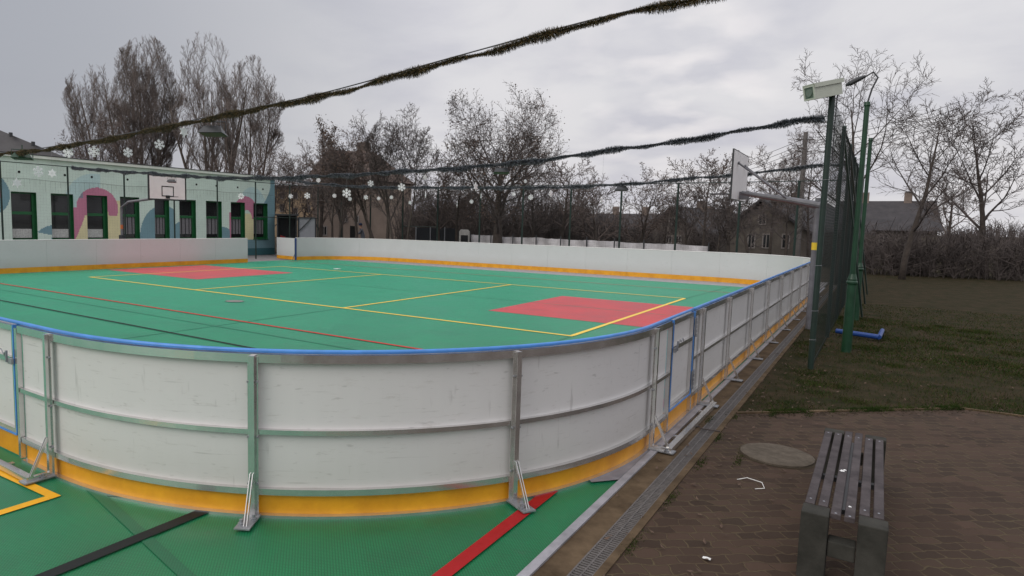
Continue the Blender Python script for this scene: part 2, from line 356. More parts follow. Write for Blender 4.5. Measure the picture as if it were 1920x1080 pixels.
# sky colour made darker to the left
dl = at(-150, 60, D=1)-CAM; dl.normalize()
dq = N.new('ShaderNodeVectorMath'); dq.operation = 'DOT_PRODUCT'; L.new(nv.outputs[0], dq.inputs[0]); dq.inputs[1].default_value = dl
gq = N.new('ShaderNodeMapRange'); gq.inputs['From Min'].default_value = .80; gq.inputs['From Max'].default_value = 1.; gq.inputs['To Max'].default_value = .95; L.new(dq.outputs['Value'], gq.inputs['Value'])
cl = mix(N, L, gq.outputs[0], cl, (.33, .345, .39))
ns = mix(N, L, 1., sky.outputs[0], (.08, .08, .08), 'MULTIPLY')
fin = mix(N, L, .93, ns, cl)
L.new(fin, bg.inputs['Color']); bg.inputs['Strength'].default_value = 1.16

sl = bpy.data.lights.new('sun', 'SUN'); sl.energy = 1.1; sl.angle = math.radians(35); sl.color = (1, .95, .88)
so = bpy.data.objects.new('sun', sl); col.objects.link(so)
sd = Vector((math.sin(SUN_AZ)*math.cos(SUN_EL), math.cos(SUN_AZ)*math.cos(SUN_EL), math.sin(SUN_EL)))
so.rotation_euler = (-sd).to_track_quat('-Z', 'Y').to_euler(); so.location = (0, 0, 30)

sc.view_settings.view_transform = 'Standard'; sc.view_settings.look = 'None'; sc.view_settings.exposure = 0

# ------------------------------------------------------------------ setting: ground sheets
def sheet(name, pts, z, m, label=None, cat=None):
    b = MB(); b.add([(x, y, z) for x, y in pts], [tuple(range(len(pts)))])
    o = b.build(name, m); o['kind'] = 'structure'
    if label: o['label'] = label
    if cat: o['category'] = cat
    return o
sheet('ground', [(-900,-400),(600,-400),(600,1500),(-900,1500)], -.03, M['soil'], 'bare brown winter ground around the pitch', 'ground')
sheet('asphalt_yard', [(-18.2,-30),(12.15,-30),(12.15,16.),(-18.2,16.)], -.012, M['asphalt'], 'grey asphalt yard under and around the sports floor', 'yard')
def rect(x0, x1, y0, y1): return [(x0,y0),(x1,y0),(x1,y1),(x0,y1)]
sheet('sports_floor', rect(-12.6, 12.17, -24, 10.35), 0, M['green_floor'], 'green plastic tile sports floor inside and outside the barrier', 'sports floor')
kz = .004
sheet('court_key', rect(5.9, 11.8, -2.3, 2.3), kz, M['red_floor'], 'red painted rectangle at the near right end of the court, crossed by a yellow line', 'court marking')
sheet('court_key', rect(-11.8, -5.9, -2.3, 2.3), kz, M['red_floor'], 'red painted rectangle at the far left end of the court by the mural building', 'court marking')
def line(x0, y0, x1, y1, wd, m, z, label, ext=0):
    a, b = Vector((x0,y0,0)), Vector((x1,y1,0)); d = (b-a).normalized(); n = Vector((-d.y,d.x,0))*wd/2; a -= d*ext; b += d*ext
    return sheet('court_line', [(p.x,p.y) for p in (a-n, b-n, b+n, a+n)], z, m, label, 'court marking')
yl = line_mat('yellow_line_with_reflection', (.95,.66,.09))  # same yellow paint, lightened to put the pale bluish reflection into its colour
line(-9,-4.45,9,-4.45,.10,yl,.008,'long yellow court line nearest to the curved barrier', .035)
line(-9,4.45,9,4.45,.10,yl,.008,'long yellow court line nearest to the far barrier', .035)
line(9,-4.415,9,4.407,.10,yl,.0085,'yellow end line crossing the right red key')
line(-9,-4.415,-9,4.407,.10,yl,.0085,'yellow end line crossing the left red key')
line(-3,-4.415,-3,4.407,.10,yl,.0085,'yellow cross line in the left half of the court')
line(3,-4.415,3,4.407,.10,yl,.0085,'yellow cross line in the right half of the court')
line(-11.8,-7.5,11.77,-7.5,.075,M['redline_floor'],.012,'thin red line running along the near side inside the barrier')
line(-11.8,7.5,11.77,7.5,.06,M['redline_floor'],.012,'thin red line running along the far side inside the barrier')
line(11.8,-24,11.8,7.6,.10,M['redout_floor'],.0125,'red line running out from under the barrier towards the viewer')
line(-12,-9.26,9.86,-9.26,.06,M['black_floor'],.012,'thin black line inside the barrier close to the near side')
line(9.92,-24,9.92,-9.2,.10,M['black_floor'],.0125,'wide black line on the green floor outside the curved barrier')
line(-12,-8.22,12,-8.22,.05,M['dkgreen_floor'],.0065,'faint dark green line between the red and black lines')
line(3.,-13.6,3.,-4.5,.05,M['dkgreen_floor'],.0055,'faint dark green line running across to the yellow line')
line(9.,-13.,9.,-4.5,.05,M['dkgreen_floor'],.0055,'faint dark green line continuing the right yellow end line')
line(9.02,4.5,9.3,10.2,.05,M['dkgreen_floor'],.0055,'faint dark green line beyond the far yellow corner')
line(-5.8,.12,11.7,.09,.035,M['dkgreen_floor'],.0062,'thin dark line along the middle of the court')
line(8.35,-13.68,11.0,-14.18,.08,M['dkgreen_floor'],.0055,'faint dark green band on the floor outside the barrier')
line(8.84,-14.03,2,-14.03-.28,.075,M['yellow_floor'],.008,'yellow line running off to the left outside the barrier')
line(8.80,-14.07,8.72,-22,.085,M['yellow_floor'],.0085,'yellow line running towards the viewer outside the barrier')
sheet('rubber_strip', [(12.0,-11.25),(12.165,-11.05),(12.165,-7.9),(12.02,-7.9),(11.6,-10.6)], .016, M['rubber'], 'grey rubber sheet between the barrier gate and the floor edge', 'rubber sheet')
sheet('far_grey_strip', rect(-12.6, 12.1, 10.37, 12.4), .001, M['edging'], 'grey strip along the foot of the far barrier', 'strip')
# edging, strip, kerb, paving, lawn
b = MB(); b.box(12.172, 12.235, -24, 12.5, -.05, .022); o = b.build('floor_edging', M['edging']); tag(o, 'pale metal edging along the right side of the green floor', 'edging', kind='structure')
sheet('concrete_strip', rect(12.235, 12.41, -24, 14.5), .006, M['strip'], 'dirty sand coloured concrete strip beside the drain', 'concrete strip')
b = MB(); b.box(12.545, 12.60, -24, 14.5, -.1, .020); o = b.build('kerb', M['strip']); tag(o, 'narrow concrete kerb between the drain and the paving', 'kerb', kind='structure')
sheet('paving', [(12.60,-24),(30,-24),(30,-5.2),(14.8,-6.2),(13.8,-7.12),(12.60,-8.22)], .010, paver_mat(), 'reddish brown block paving with mossy joints', 'paving')
sheet('lawn', [(12.60,-8.22),(13.8,-7.12),(14.8,-6.2),(30,-5.2),(60,-3),(60,60),(12.60,60)], .002, M['mudgrass'], 'muddy winter grass beside the drain', 'lawn')
b = MB()
for p, q in (((12.60,-8.22),(13.8,-7.12)),((13.8,-7.12),(14.8,-6.2)),((14.8,-6.2),(30,-5.2))): b.bar((p[0],p[1],-.02),(q[0],q[1],-.02), .05, .09)
tag(b.build('paving_edge', M['strip']), 'thin concrete edge between the paving and the grass', 'kerb', kind='structure')

# ------------------------------------------------------------------ drain
dr = empty('drain_channel', (12.475,-12,0), 'long narrow drain channel with a slotted dark metal grate beside the pitch', 'drain')
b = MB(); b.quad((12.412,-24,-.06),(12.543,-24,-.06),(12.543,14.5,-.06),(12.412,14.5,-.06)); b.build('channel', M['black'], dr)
b = MB()
for x in (12.411, 12.472, 12.534): b.box(x, x+.011, -17, 14.5, -.02, .012)
y = -16.9
i = 0
while y < 14:
    st = .030 if y < 0 else .05
    b.box(12.422, 12.472, y, y+st*.5, -.012, .010); b.box(12.483, 12.534, y+st*.5, y+st, -.012, .010); y += st
b.build('grate', M['iron'], dr)

# ------------------------------------------------------------------ rink barrier
R_ = 3.7; XR, YN, YF = 12.1, -13.8, 12.0
CX, CYN, CYF = XR-R_, YN+R_, YF-R_
ARC = R_*PI/2; LR = CYF-CYN; LX = 2*CX
SEG = [('a', CX, CYN, -PI/2, ARC), ('l', XR, CYN, PI/2, LR), ('a', CX, CYF, 0, ARC), ('l', CX, YF, PI, LX),
       ('a', -CX, CYF, PI/2, ARC), ('l', -XR, CYF, -PI/2, LR), ('a', -CX, CYN, PI, ARC), ('l', -CX, YN, 0, LX)]
TOT = sum(s[4] for s in SEG)
def ring(s):
    s %= TOT
    for k, x, y, a, Ln in SEG:
        if s <= Ln+1e-9:
            if k == 'a': t = a+s/R_; return Vector((x+R_*math.cos(t), y+R_*math.sin(t), 0)), Vector((math.cos(t), math.sin(t), 0))
            d = Vector((math.cos(a), math.sin(a), 0)); return Vector((x, y, 0))+d*s, Vector((d.y, -d.x, 0))
        s -= Ln
def path(s0, s1, step=.16):
    # straight parts need few points, arcs many
    n = max(1, int(math.ceil((s1-s0)/step))); return [ring(s0+(s1-s0)*i/n) for i in range(n+1)]
def sweep(b, s0, s1, o0, o1, z0, z1, mi=0):
    P = path(s0, s1); B = len(b.v)
    for p, n in P:
        for o, z in ((o0,z0),(o1,z0),(o1,z1),(o0,z1)):
            q = p+n*o; b.v.append((q.x, q.y, z))
    for i in range(len(P)-1):
        for j in range(4):
            j2 = (j+1) % 4; b.f.append((B+i*4+j, B+(i+1)*4+j, B+(i+1)*4+j2, B+i*4+j2)); b.m.append(mi)
    b.f.append((B, B+1, B+2, B+3)); b.m.append(mi); e_ = B+(len(P)-1)*4; b.f.append((e_+3, e_+2, e_+1, e_)); b.m.append(mi)
H = 1.20
def bay(root, s0, s1, gap=.002):
    b = MB(); sweep(b, s0+gap, s1-gap, -.008, .004, .205, H-.005); b.build('panel', M['boardnear' if s0 < 25 else 'board'], root)
    b = MB(); sweep(b, s0+gap, s1-gap, -.014, .004, .012, .203); b.build('kick_plate', M['kick'], root)
def rails(root, s0, s1):
    b = MB(); sweep(b, s0, s1, .005, .045, H-.065, H-.004); b.build('top_rail', M['alu'], root)
    b = MB(); sweep(b, s0, s1, .005, .040, .615, .650); b.build('middle_rail', M['alu'], root)
    b = MB(); sweep(b, s0, s1, .005, .042, .170, .215); b.build('lower_rail', M['alu'], root)
    b = MB(); sweep(b, s0, s1, .005, .050, -.01, .022); b.build('bottom_rail', M['alu'], root)
def cap(root, s0, s1, m='blue'):
    b = MB(); P = path(s0, s1, .12); b.tube([(p.x+n.x*.012, p.y+n.y*.012, H+.014) for p, n in P], .0165, 8)
    b.build('cap_rail', M[m], root, smooth=True)
def post(root, s, side=0, brace=True, w=.038):
    p, n = ring(s); t = Vector((-n.y, n.x, 0))
    b = MB(); c = p+n*.062+t*side
    b.obox(c+Vector((0,0,.60)), t, n, (0,0,1), w/2, .019, .60-.012)
    b.obox(p+n*.047+t*(side+w/2+.010)+Vector((0,0,.60)), t, n, (0,0,1), .0095, .003, .58)
    b.obox(p+n*.047+t*(side-w/2-.010)+Vector((0,0,.60)), t, n, (0,0,1), .0095, .003, .58)
    po = b.build('post', M['alu'], root)
    near = s <= ARC+.1 or s > TOT-2
    if near:
        for z in (.26, .60, 1.0):
            for sg in (-1, 1):
                b = MB(); b.tube([p+n*.046+t*(side+sg*(w/2+.014))+Vector((0,0,z)), p+n*.066+t*(side+sg*(w/2+.014))+Vector((0,0,z))], .008, 6); b.build('bolt', M['galv'], po)
    if brace:
        b = MB(); a = c+n*.02+Vector((0,0,.34)); e_ = c+n*.175+t*.01+Vector((0,0,.02))
        b.bar(a+t*.010, e_+t*.010, .022, .006, up=t)
        b.bar(a-t*.010, e_-t*.010, .022, .006, up=t)
        br = b.build('brace', M['alu'], root)
        b = MB(); b.obox(c+n*.10+Vector((0,0,.024)), n, t, (0,0,1), .12, .055, .005); b.build('foot_plate', M['galv'], br)
        for o_, q in ((.07,.03),(.15,-.03)):
            if not near: continue
            pp = c+n*o_+t*q; b = MB()
            b.lathe(pp+Vector((0,0,.029)), [(.022,0),(.022,.012),(.012,.013),(.012,.034)], 8); b.build('anchor_bolt', M['galv'], br)
def gate(root, s0, s1, latch_side, hinge_side, sub_trim=True):
    """leaf with blue edge, mid bar, latch and hinges, above a yellow kick plate"""
    b = MB(); sweep(b, s0+.012, s1-.012, -.008, .004, .225, H-.01); g = b.build('gate', M['boardnear'], root)
    b = MB()
    sweep(b, s0+.02, s1-.02, .005, .04, H-.06, H-.012); sweep(b, s0+.02, s1-.02, .005, .04, .86, .905)
    sweep(b, s0+.02, s0+.055, .005, .043, .26, H-.063); sweep(b, s1-.055, s1-.02, .005, .043, .26, H-.063); sweep(b, s0+.02, s1-.02, .0055, .0425, .235, .275)
    b.build('gate_frame', M['alu'], g)
    b = MB(); sweep(b, s0+.002, s0+.018, -.01, .05, .23, H-.005); sweep(b, s1-.018, s1-.002, -.01, .05, .23, H-.005); sweep(b, s0+.02, s1-.02, -.01, .048, .218, .233)
    b.build('edge_trim', M['blue'], g)
    b = MB()
    s_l = s0+.03 if latch_side < 0 else s1-.03
    p, n = ring(s_l); t = Vector((-n.y, n.x, 0))
    b.obox(p+n*.065+Vector((0,0,.88)), t, n, (0,0,1), .035, .010, .024); b.obox(p+n*.080+t*(-.04*latch_side)+Vector((0,0,.92)), t, n, (0,0,1), .008, .008, .05)
    b.tube([p+n*.07-t*latch_side*(.05+.04*i/6)*1.0+n*.02*math.sin(i)+Vector((0,0,.91+.05*math.sin(i*1.1))) for i in range(7)], .006, 6)
    b.tube([p+n*.07-t*latch_side*(.12+.22*i/9)+Vector((0,0,.92+.05*abs(math.sin(i*.7)))) for i in range(10)], .0045, 6)
    b.build('latch', M['galv'], g)
    s_h = s1-.01 if hinge_side > 0 else s0+.01; p, n = ring(s_h); t = Vector((-n.y, n.x, 0))
    for z in (.40, 1.02):
        b = MB()
        for k in range(5):
            c = p+n*.068+Vector((0,0,z-.1+.05*k)); b.tube([c-Vector((0,0,.018)), c+Vector((0,0,.018))], .011, 8)
        b.obox(p+n*.058+Vector((0,0,z)), t, n, (0,0,1), .040, .004, .10)
        b.build('hinge', M['galv'], g)
    b = MB(); sweep(b, s0, s1, -.014, .004, .012, .203); b.build('kick_plate', M['kick'], root)
    for s in (s0-.03, s1+.03): 
        p, n = ring(s); t = Vector((-n.y, n.x, 0)); b = MB()
        b.obox(p+n*.026+Vector((0,0,.6)), t, n, (0,0,1), .022, .021, .572); b.build('gate_post', M['alu'], root)

# near curved run (between both gates)
GL0, GL1 = TOT-1.6, TOT-.61
GR0, GR1 = 6.46, 7.41
rn = empty('rink_barrier', (8.4, -13.8, 0), 'curved white barrier in the foreground with three bent panels and a gate at each end', 'barrier')
edges = [-.55, 0, ARC/3, 2*ARC/3, ARC, GR0-.06]
for a, c in zip(edges[:-1], edges[1:]): bay(rn, a, c); 
rails(rn, -.55, GR0-.06); 
b = MB(); sweep(b, GR0-.05, GR1+.05, .005, .05, -.01, .022); b.build('bottom_rail', M['alu'], rn)
cap(rn, -1.62, GR1+.02)
for s in (0, ARC/3, 2*ARC/3, ARC): post(rn, s)
gate(rn, GL0, GL1, 1, -1); gate(rn, GR0, GR1, -1, 1)
# threshold boxes outside each gate
for s0, s1, nm in ((-1.75, .02, 0), (ARC-.02, 7.86, 1)):
    b = MB(); sweep(b, s0, s1, .20, .255, .018, .062); sweep(b, s0+.003, s0+.04, .07, .199, .02, .055); sweep(b, s1-.04, s1-.003, .07, .199, .02, .055)
    b.build('threshold_frame', M['alu'], rn)
    b = MB()
    for s in (s0+.45, s1-.5): sweep(b, s, s+.05, .15, .199, .02, .05)
    b.build('clamp', M['alu'], rn)

# right run
rr_ = empty('rink_barrier', (12.1, 0, 0), 'long straight white barrier running away along the right side beside the drain', 'barrier')
ys = [-8.1, -6.45, -4.55, -2.6, -.6, 1.4, 3.4, 5.4, 7.2, CYF]
ss = [ARC+(y-CYN) for y in ys]
bay(rr_, GR1+.06, ss[0]); rails(rr_, GR1+.06, ss[-1]); cap(rr_, GR1+.03, ss[-1])
for a, c in zip(ss[:-1], ss[1:]): bay(rr_, a, c)
for s in ss: post(rr_, s)
# far run with open gate
rf = empty('rink_barrier', (0, 12, 0), 'far side white barrier in front of the trees, open gate at its left end', 'barrier')
s0 = ARC+LR; s1 = s0+ARC+LX+ARC
n = 15; es = [s0+(s1-s0)*i/n for i in range(n+1)]
for a, c in zip(es[:-1], es[1:]): bay(rf, a, c)
rails(rf, s0, s1); cap(rf, s0, s1, 'white')
for s in es[1:]: post(rf, s)
# open leaf swung outwards
hp, hn = ring(s1); q = Vector((-14.05, 8.72, 0)); d = (q-hp).normalized(); nn = Vector((-d.y, d.x, 0)); Lf = (q-hp).length
b = MB(); b.obox(hp+d*(Lf/2+.02)+Vector((0,0,.70)), d, nn, (0,0,1), Lf/2-.01, .006, .495); g = b.build('gate', M['board'], rf)
b = MB(); b.obox(hp+d*(Lf/2+.02)+Vector((0,0,.11)), d, nn, (0,0,1), Lf/2-.01, .008, .09); b.build('gate_kick_plate', M['kick'], g)
b = MB(); b.obox(hp+Vector((0,0,.61)), d, nn, (0,0,1), .035, .03, .60); b.build('edge_trim', mat('dark_blue_trim', (.02, .05, .17), .4), g)
# left run + near straight to the left gate
rl = empty('rink_barrier', (-12.1, -2, 0), 'white barrier with yellow foot band standing in front of the mural building on the left', 'barrier')
sL0 = ARC*3+LR+LX+(CYF-5.05); sL1 = TOT-1.66
n = 19; es = [sL0+(sL1-sL0)*i/n for i in range(n+1)]
for a, c in zip(es[:-1], es[1:]): bay(rl, a, c)
rails(rl, sL0, sL1); cap(rl, sL0, TOT-LX, 'white'); cap(rl, TOT-LX, sL1)
for s in es: post(rl, s)

# ------------------------------------------------------------------ chain-link / nets
def diag_mesh(b, p0, p1, z0, z1, cell, r):
    p0, p1 = Vector(p0), Vector(p1); d = p1-p0; Lh = d.length; d.normalize(); n = Vector((-d.y, d.x, 0)); Hh = z1-z0
    for sg in (1, -1):
        t = -Hh
        while t < Lh:
            a0, a1 = (t, 0), (t+Hh, Hh)
            if a0[0] < 0: a0 = (0, -t)
            if a1[0] > Lh: a1 = (Lh, Lh-t)
            if a1[0]-a0[0] > .02:
                za, zb = a0[1], a1[1]
                if sg < 0: za, zb = Hh-za, Hh-zb
                A = p0+d*a0[0]+n*r*sg+Vector((0,0,z0+za)); B = p0+d*a1[0]+n*r*sg+Vector((0,0,z0+zb))
                b.tube([A, B], r, 3, cap=False)
            t += cell*1.414
def grid_mesh(b, p0, p1, z0, z1, cell, r):
    p0, p1 = Vector(p0), Vector(p1); d = p1-p0; Lh = d.length; d.normalize()
    k = int(Lh/cell)
    for i in range(k+1): q = p0+d*Lh*i/k; b.tube([(q.x,q.y,z0),(q.x,q.y,z1)], r, 3, cap=False)
    k = int((z1-z0)/cell)
    for i in range(k+1): z = z0+(z1-z0)*i/k; b.tube([(p0.x,p0.y,z),(p1.x,p1.y,z)], r, 3, cap=False)

# right fence along the pitch, close to the viewer
fr = empty('mesh_fence', (13.08,-4.77,0), 'tall dark green chain-link fence receding along the right side of the pitch', 'fence')
ysf = [-4.77,-1.0,2.2,5.4,8.6,11.8,15.]
for i, y in enumerate(ysf):
    b = MB(); b.tube([(13.08,y,-.1),(13.08,y,4.2)], .036 if i else .042, 12); b.lathe((13.08,y,4.2), [(.042,0),(.03,.02),(.005,.03)], 12)
    p_ = b.build('post', M['green_post'], fr, smooth=False)
for i, y in enumerate(ysf[1:4]):
    b = MB(); b.bar((13.08,y+.05,4.1),(13.62,y+1.6,.3),.03,.03); b.build('strut', M['green_post'], fr)
b = MB(); b.tube([(13.08,-4.73,.05),(13.08,15,.05)], .004, 4); b.tube([(13.08,-1,4.15),(13.08,15,4.15)], .02, 8); b.build('rail', M['green_post'], fr)
b = MB(); diag_mesh(b, (13.11,-4.74,0), (13.11,15,0), .06, 4.12, .068, .0013); b.build('wire_mesh', M['green_wire'], fr)
# wire ties on the first post
b = MB()
for z in (.9, 1.6, 2.9, .45): b.tube([(13.08+.046*math.cos(t*.5), -4.77+.046*math.sin(t*.5), z+.002*t) for t in range(13)], .004, 4)
b.build('wire_tie', M['galv'], fr)

# far fence
ff = empty('mesh_fence', (0,14.5,0), 'tall thin green ball-stop fence beyond the far barrier in front of the trees', 'fence')
xs = [-14.5,-12.1,-9.6,-7.1,-4.3,-1.7,.95,3.5,6.1,8.7,10.9,13.08]
for x in xs:
    b = MB(); b.tube([(x,14.5,-.1),(x,14.5,4.22)], .048, 8); b.build('post', M['green_post'], ff)
b = MB(); b.tube([(-14.5,14.5,4.2),(13.08,14.5,4.2)], .018, 6); b.tube([(-9.6,14.5,1.95),(-7.1,14.5,1.95)], .022, 6); b.build('rail', M['green_post'], ff)
b = MB(); grid_mesh(b, (-14.5,14.53,0), (13.08,14.53,0), .05, 4.15, .11, .0012); b.build('net', M['green_wire'], ff)
# left fence
fl = empty('mesh_fence', (-14.5,4,0), 'tall thin green ball-stop fence in front of the mural building', 'fence')
for y in (-12.4,-9.9,-7.4,-4.95,-2.4,.08,2.6,5.1,7.6,10.1,12.4):
    b = MB(); b.tube([(-14.5,y,-.1),(-14.5,y,4.22)], .038, 8); b.build('post', M['green_post'], fl)
b = MB(); b.tube([(-14.5,-12.4,4.2),(-14.5,14.46,4.2)], .018, 6); b.tube([(-14.5,7.6,2.3),(-14.5,12.4,2.3)], .018, 6); b.build('rail', M['green_post'], fl)
b = MB(); grid_mesh(b, (-14.53,-12.4,0), (-14.53,14.4,0), .05, 4.15, .12, .0009); b.build('net', M['green_wire'], fl)

# ------------------------------------------------------------------ garlands on cables
def spline(pts, n):
    out = []
    P = [Vector(p) for p in pts]; P = [P[0]*2-P[1]]+P+[P[-1]*2-P[-2]]
    for i in range(1, len(P)-2):
        for k in range(n):
            t = k/n; a, b_, c, d = P[i-1], P[i], P[i+1], P[i+2]
            out.append(.5*((2*b_)+(c-a)*t+(2*a-5*b_+4*c-d)*t*t+(3*b_-a-3*c+d)*t**3))
    out.append(P[-2]); return out
def tinsel(b, pts, rad, density, rng, wd, droop=.03, lump=.02, nm=2):
    ph = [rng.uniform(0, 6) for _ in range(4)]; acc = 0.
    for i in range(len(pts)-1):
        a, c = pts[i], pts[i+1]; Ls = (c-a).length; d = (c-a).normalized()
        u = d.cross(Vector((0,0,1))).normalized(); v = u.cross(d)
        for _ in range(int(Ls*density+rng.random())):
            t = rng.random(); s = acc+t*Ls
            off = droop+.010*max(0, math.sin(s*1.3+ph[1])*math.sin(s*4.1))+lump*(.5*math.sin(s*2.1+ph[0])+.5*math.sin(s*5.3+ph[1])+.6*math.sin(s*.7+ph[2]))
            rr = rad*(.80+.28*math.sin(s*3.3+ph[3])+.18*math.sin(s*9.7+ph[2]))
            an = rng.uniform(0, 2*PI); dirv = (u*math.cos(an)+v*math.sin(an)+d*rng.uniform(-.7,.7)).normalized()
            p = a+(c-a)*t-Vector((0,0,off)); e_ = p+dirv*rr*rng.uniform(.6,1.12)-Vector((0,0,rr*.12)); sd_ = dirv.cross(Vector((rng.uniform(-1,1), rng.uniform(-1,1), rng.uniform(-1,1)))).normalized()*wd
            mi = 0 if rng.random() < .45 else 1
            if nm > 2 and rng.random() < .22: mi = 2
            b.add([p-sd_*.5, p+sd_*.5, e_+sd_*.25, e_-sd_*.25], [(0,1,2,3)], mi)
        acc += Ls
M['tin_green'] = mat('dark_green_tinsel', (.020, .030, .014), .6)
M['tin_gold'] = mat('faded_gold_tinsel', (.15, .105, .038), .6, metal=.1, var=.35, scale=4)
M['tin_brown'] = mat('brown_tinsel', (.07, .042, .025), .7)
M['tin_silver'] = mat('dull_silver_tinsel', (.19, .21, .235), .5, metal=.3)
M['tin_dark'] = mat('dark_tinsel', (.035, .042, .048), .6)
def garland(label, pts, n, rad, dens, wd, mats, seed, droop, lump, s_from=0., s_to=1.):
    P = spline(pts, n); rng = random.Random(seed)
    root = empty('tinsel_garland', P[len(P)//2], label, 'garland')
    b = MB(); b.tube(P, .009, 6); b.build('cable', M['dkgrey'], root)
    i0, i1 = int(len(P)*s_from), int(len(P)*s_to)
    b = MB(); tinsel(b, P[i0:i1], rad, dens, rng, wd, droop, lump, len(mats)); b.build('tinsel', mats, root)
    return root
c1 = [(-14.5,-9,4.2),(-9.5,-9,3.78),(-4.4,-9,3.66),(0,-9,3.74),(4.07,-9,3.93),(6.65,-9,4.07),(9.06,-9,4.31),(10.81,-9,4.48),(12.3,-9,4.58),(16.5,-9,4.9)]
garland('thick green and gold tinsel garland on the nearest cable, reaching the top edge', c1, 30, .072, 3600, .0055, [M['tin_green'], M['tin_gold'], M['tin_brown']], 1, .035, .016)
def uvs(Y, L_): return [tuple(at(u, v, Y=Y)) for u, v in L_]
c2 = [(-14.5,-2.2,4.2)]+uvs(-2.2, [(300,326),(420,332),(600,330),(800,317),(950,305),(1100,287),(1200,274),(1300,259),(1400,242),(1500,224)])+[(13.08,-2.2,4.25)]
garland('silver grey tinsel garland on the middle cable, ending near the security camera', c2, 24, .082, 2200, .012, [M['tin_dark'], M['tin_silver']], 2, .02, .02, 0, .965)
c3 = [(-14.5,8.4,4.45)]+uvs(8.4, [(515,333),(600,344),(700,349),(860,351),(1000,350),(1160,345),(1300,333),(1420,322),(1545,307)])+[(13.08,8.4,4.3)]
garland('dark tinsel garland on the farthest cable, lowest of the three', c3, 24, .095, 1100, .016, [M['tin_dark'], M['tin_silver']], 3, .03, .02)
# green cable posts ends are on the fences; the nearest cable ends on a pole out to the right
pr_ = empty('cable_pole', (16.5,-9,0), 'dark green pole at the right that carries the nearest cable', 'pole')
b = MB(); b.tube([(16.5,-9,0),(16.5,-9,5.0)], .05, 12); b.build('shaft', M['green_paint'], pr_)
b = MB(); b.lathe((16.5,-9,0), [(.10,0),(.10,.25),(.06,.32)], 16); b.build('base', M['green_paint'], pr_)

# ------------------------------------------------------------------ snowflakes
def flake_mesh(style, rad):
    b = MB()
    th = .008
    def arm(a, r0, r1, wd):
        d = Vector((math.cos(a), 0, math.sin(a))); n = Vector((-math.sin(a), 0, math.cos(a)))
        b.obox(d*(r0+r1)/2, d, n, (0,1,0), (r1-r0)/2, wd/2, th)
    if style == 0:      # six arms with side barbs
        for k in range(6):
            a = k*PI/3+PI/6; arm(a, 0, rad, rad*.17); d = Vector((math.cos(a),0,math.sin(a)))
            for rr in (.45, .72):
                for sg in (-1, 1):
                    e_ = Vector((math.cos(a+sg*1.0),0,math.sin(a+sg*1.0)))
                    b.bar(d*rad*rr, d*rad*rr+e_*rad*.34, rad*.13, th*1.6, up=(0,1,0))
        b.obox((0,0,0), (1,0,0), (0,0,1), (0,1,0), rad*.24, rad*.24, th*1.2)
    elif style == 1:    # star with petals
        for k in range(6):
            a = k*PI/3+PI/2; d = Vector((math.cos(a),0,math.sin(a))); n = Vector((-math.sin(a),0,math.cos(a)))
            for y in (-th, th): b.add([Vector((0,y,0)), d*rad*.5+n*rad*.2+Vector((0,y,0)), d*rad+Vector((0,y,0)), d*rad*.5-n*rad*.2+Vector((0,y,0))], [(0,1,2,3)])
            for s_ in (-1, 1): b.add([d*rad*.5+n*s_*rad*.2+Vector((0,-th,0)), d*rad+Vector((0,-th,0)), d*rad+Vector((0,th,0)), d*rad*.5+n*s_*rad*.2+Vector((0,th,0))], [(0,1,2,3)])
            arm(a+PI/6, .1*rad, .62*rad, rad*.12)
    else:               # small rounded flake
        for k in range(8):
            a = k*PI/4; arm(a, 0, rad*.92, rad*.26); d = Vector((math.cos(a),0,math.sin(a)))
            b.obox(d*rad*.85, d, Vector((-d.z,0,d.x)), (0,1,0), rad*.15, rad*.22, th*1.1)
    return b
FM = []
for st in range(3):
    o = flake_mesh(st, 1.0).build('snowflake', M['flake']); FM.append(o.data); bpy.data.objects.remove(o)
# thin local y after scaling
flakes_near = [(32,343,26,1,.9),(72,322,28,0,1.2),(98,325,24,1,.2),(128,286,27,0,0),(176,284,28,0,.3),(240,286,24,0,.8),(299,271,25,0,.5),(345,247,30,1,1.1)]
flakes_mid = [(452,368,15,2,0),(650,362,23,0,0),(695,344,16,0,.4),(753,351,20,0,0),(892,350,22,1,1.0),(797,332,14,1,.5),(1033,363,17,0,.9),(1128,375,17,1,.9),(798,365,15,1,1.45)]
flakes_far = [(545,368,12,0,0),(576,367,16,0,0),(597,338,11,2,0),(627,367,10,2,0),(656,373,10,2,.3),(686,370,12,0,0),(710,372,9,2,0),(734,370,9,2,0),(769,380,12,1,.6),(857,383,17,1,1.5),(884,378,10,2,.2),(902,368,14,1,1.35),(963,364,9,2,0),(995,370,13,2,0),(985,340,9,2,.5)]
near_lab = ['partly turned white snowflake low at the left edge beside the mural wall','white snowflake turned edgewise in front of the mural wall, left of its twin','white snowflake in front of the mural wall, close right of an edgewise one',
 'white snowflake just above the mural building roof, leftmost under the nearest garland','white snowflake just above the roof edge, second from left under the nearest garland','white snowflake in front of the poplars, third from left under the nearest garland','white snowflake in front of the poplar trunks, fourth from left under the nearest garland','pale star shaped snowflake touching the nearest garland left of the floodlight']
mid_lab = ['small round snowflake in front of the second pink arch of the mural','largest snowflake, wide six armed, in front of the brown house','six armed snowflake just above the dark far garland in front of the brown house','large six armed snowflake overlapping the far garland at the right edge of the brown house',
 'large diamond looking snowflake turned sideways in front of the oak trunk','pale flake hanging directly from the middle garland right of the brown house','turned six armed snowflake left of the bare tree gap, right end of the main row','rightmost snowflake, star shaped, hanging in front of the spreading bare tree','thin edgewise snowflake just right of the brown house']
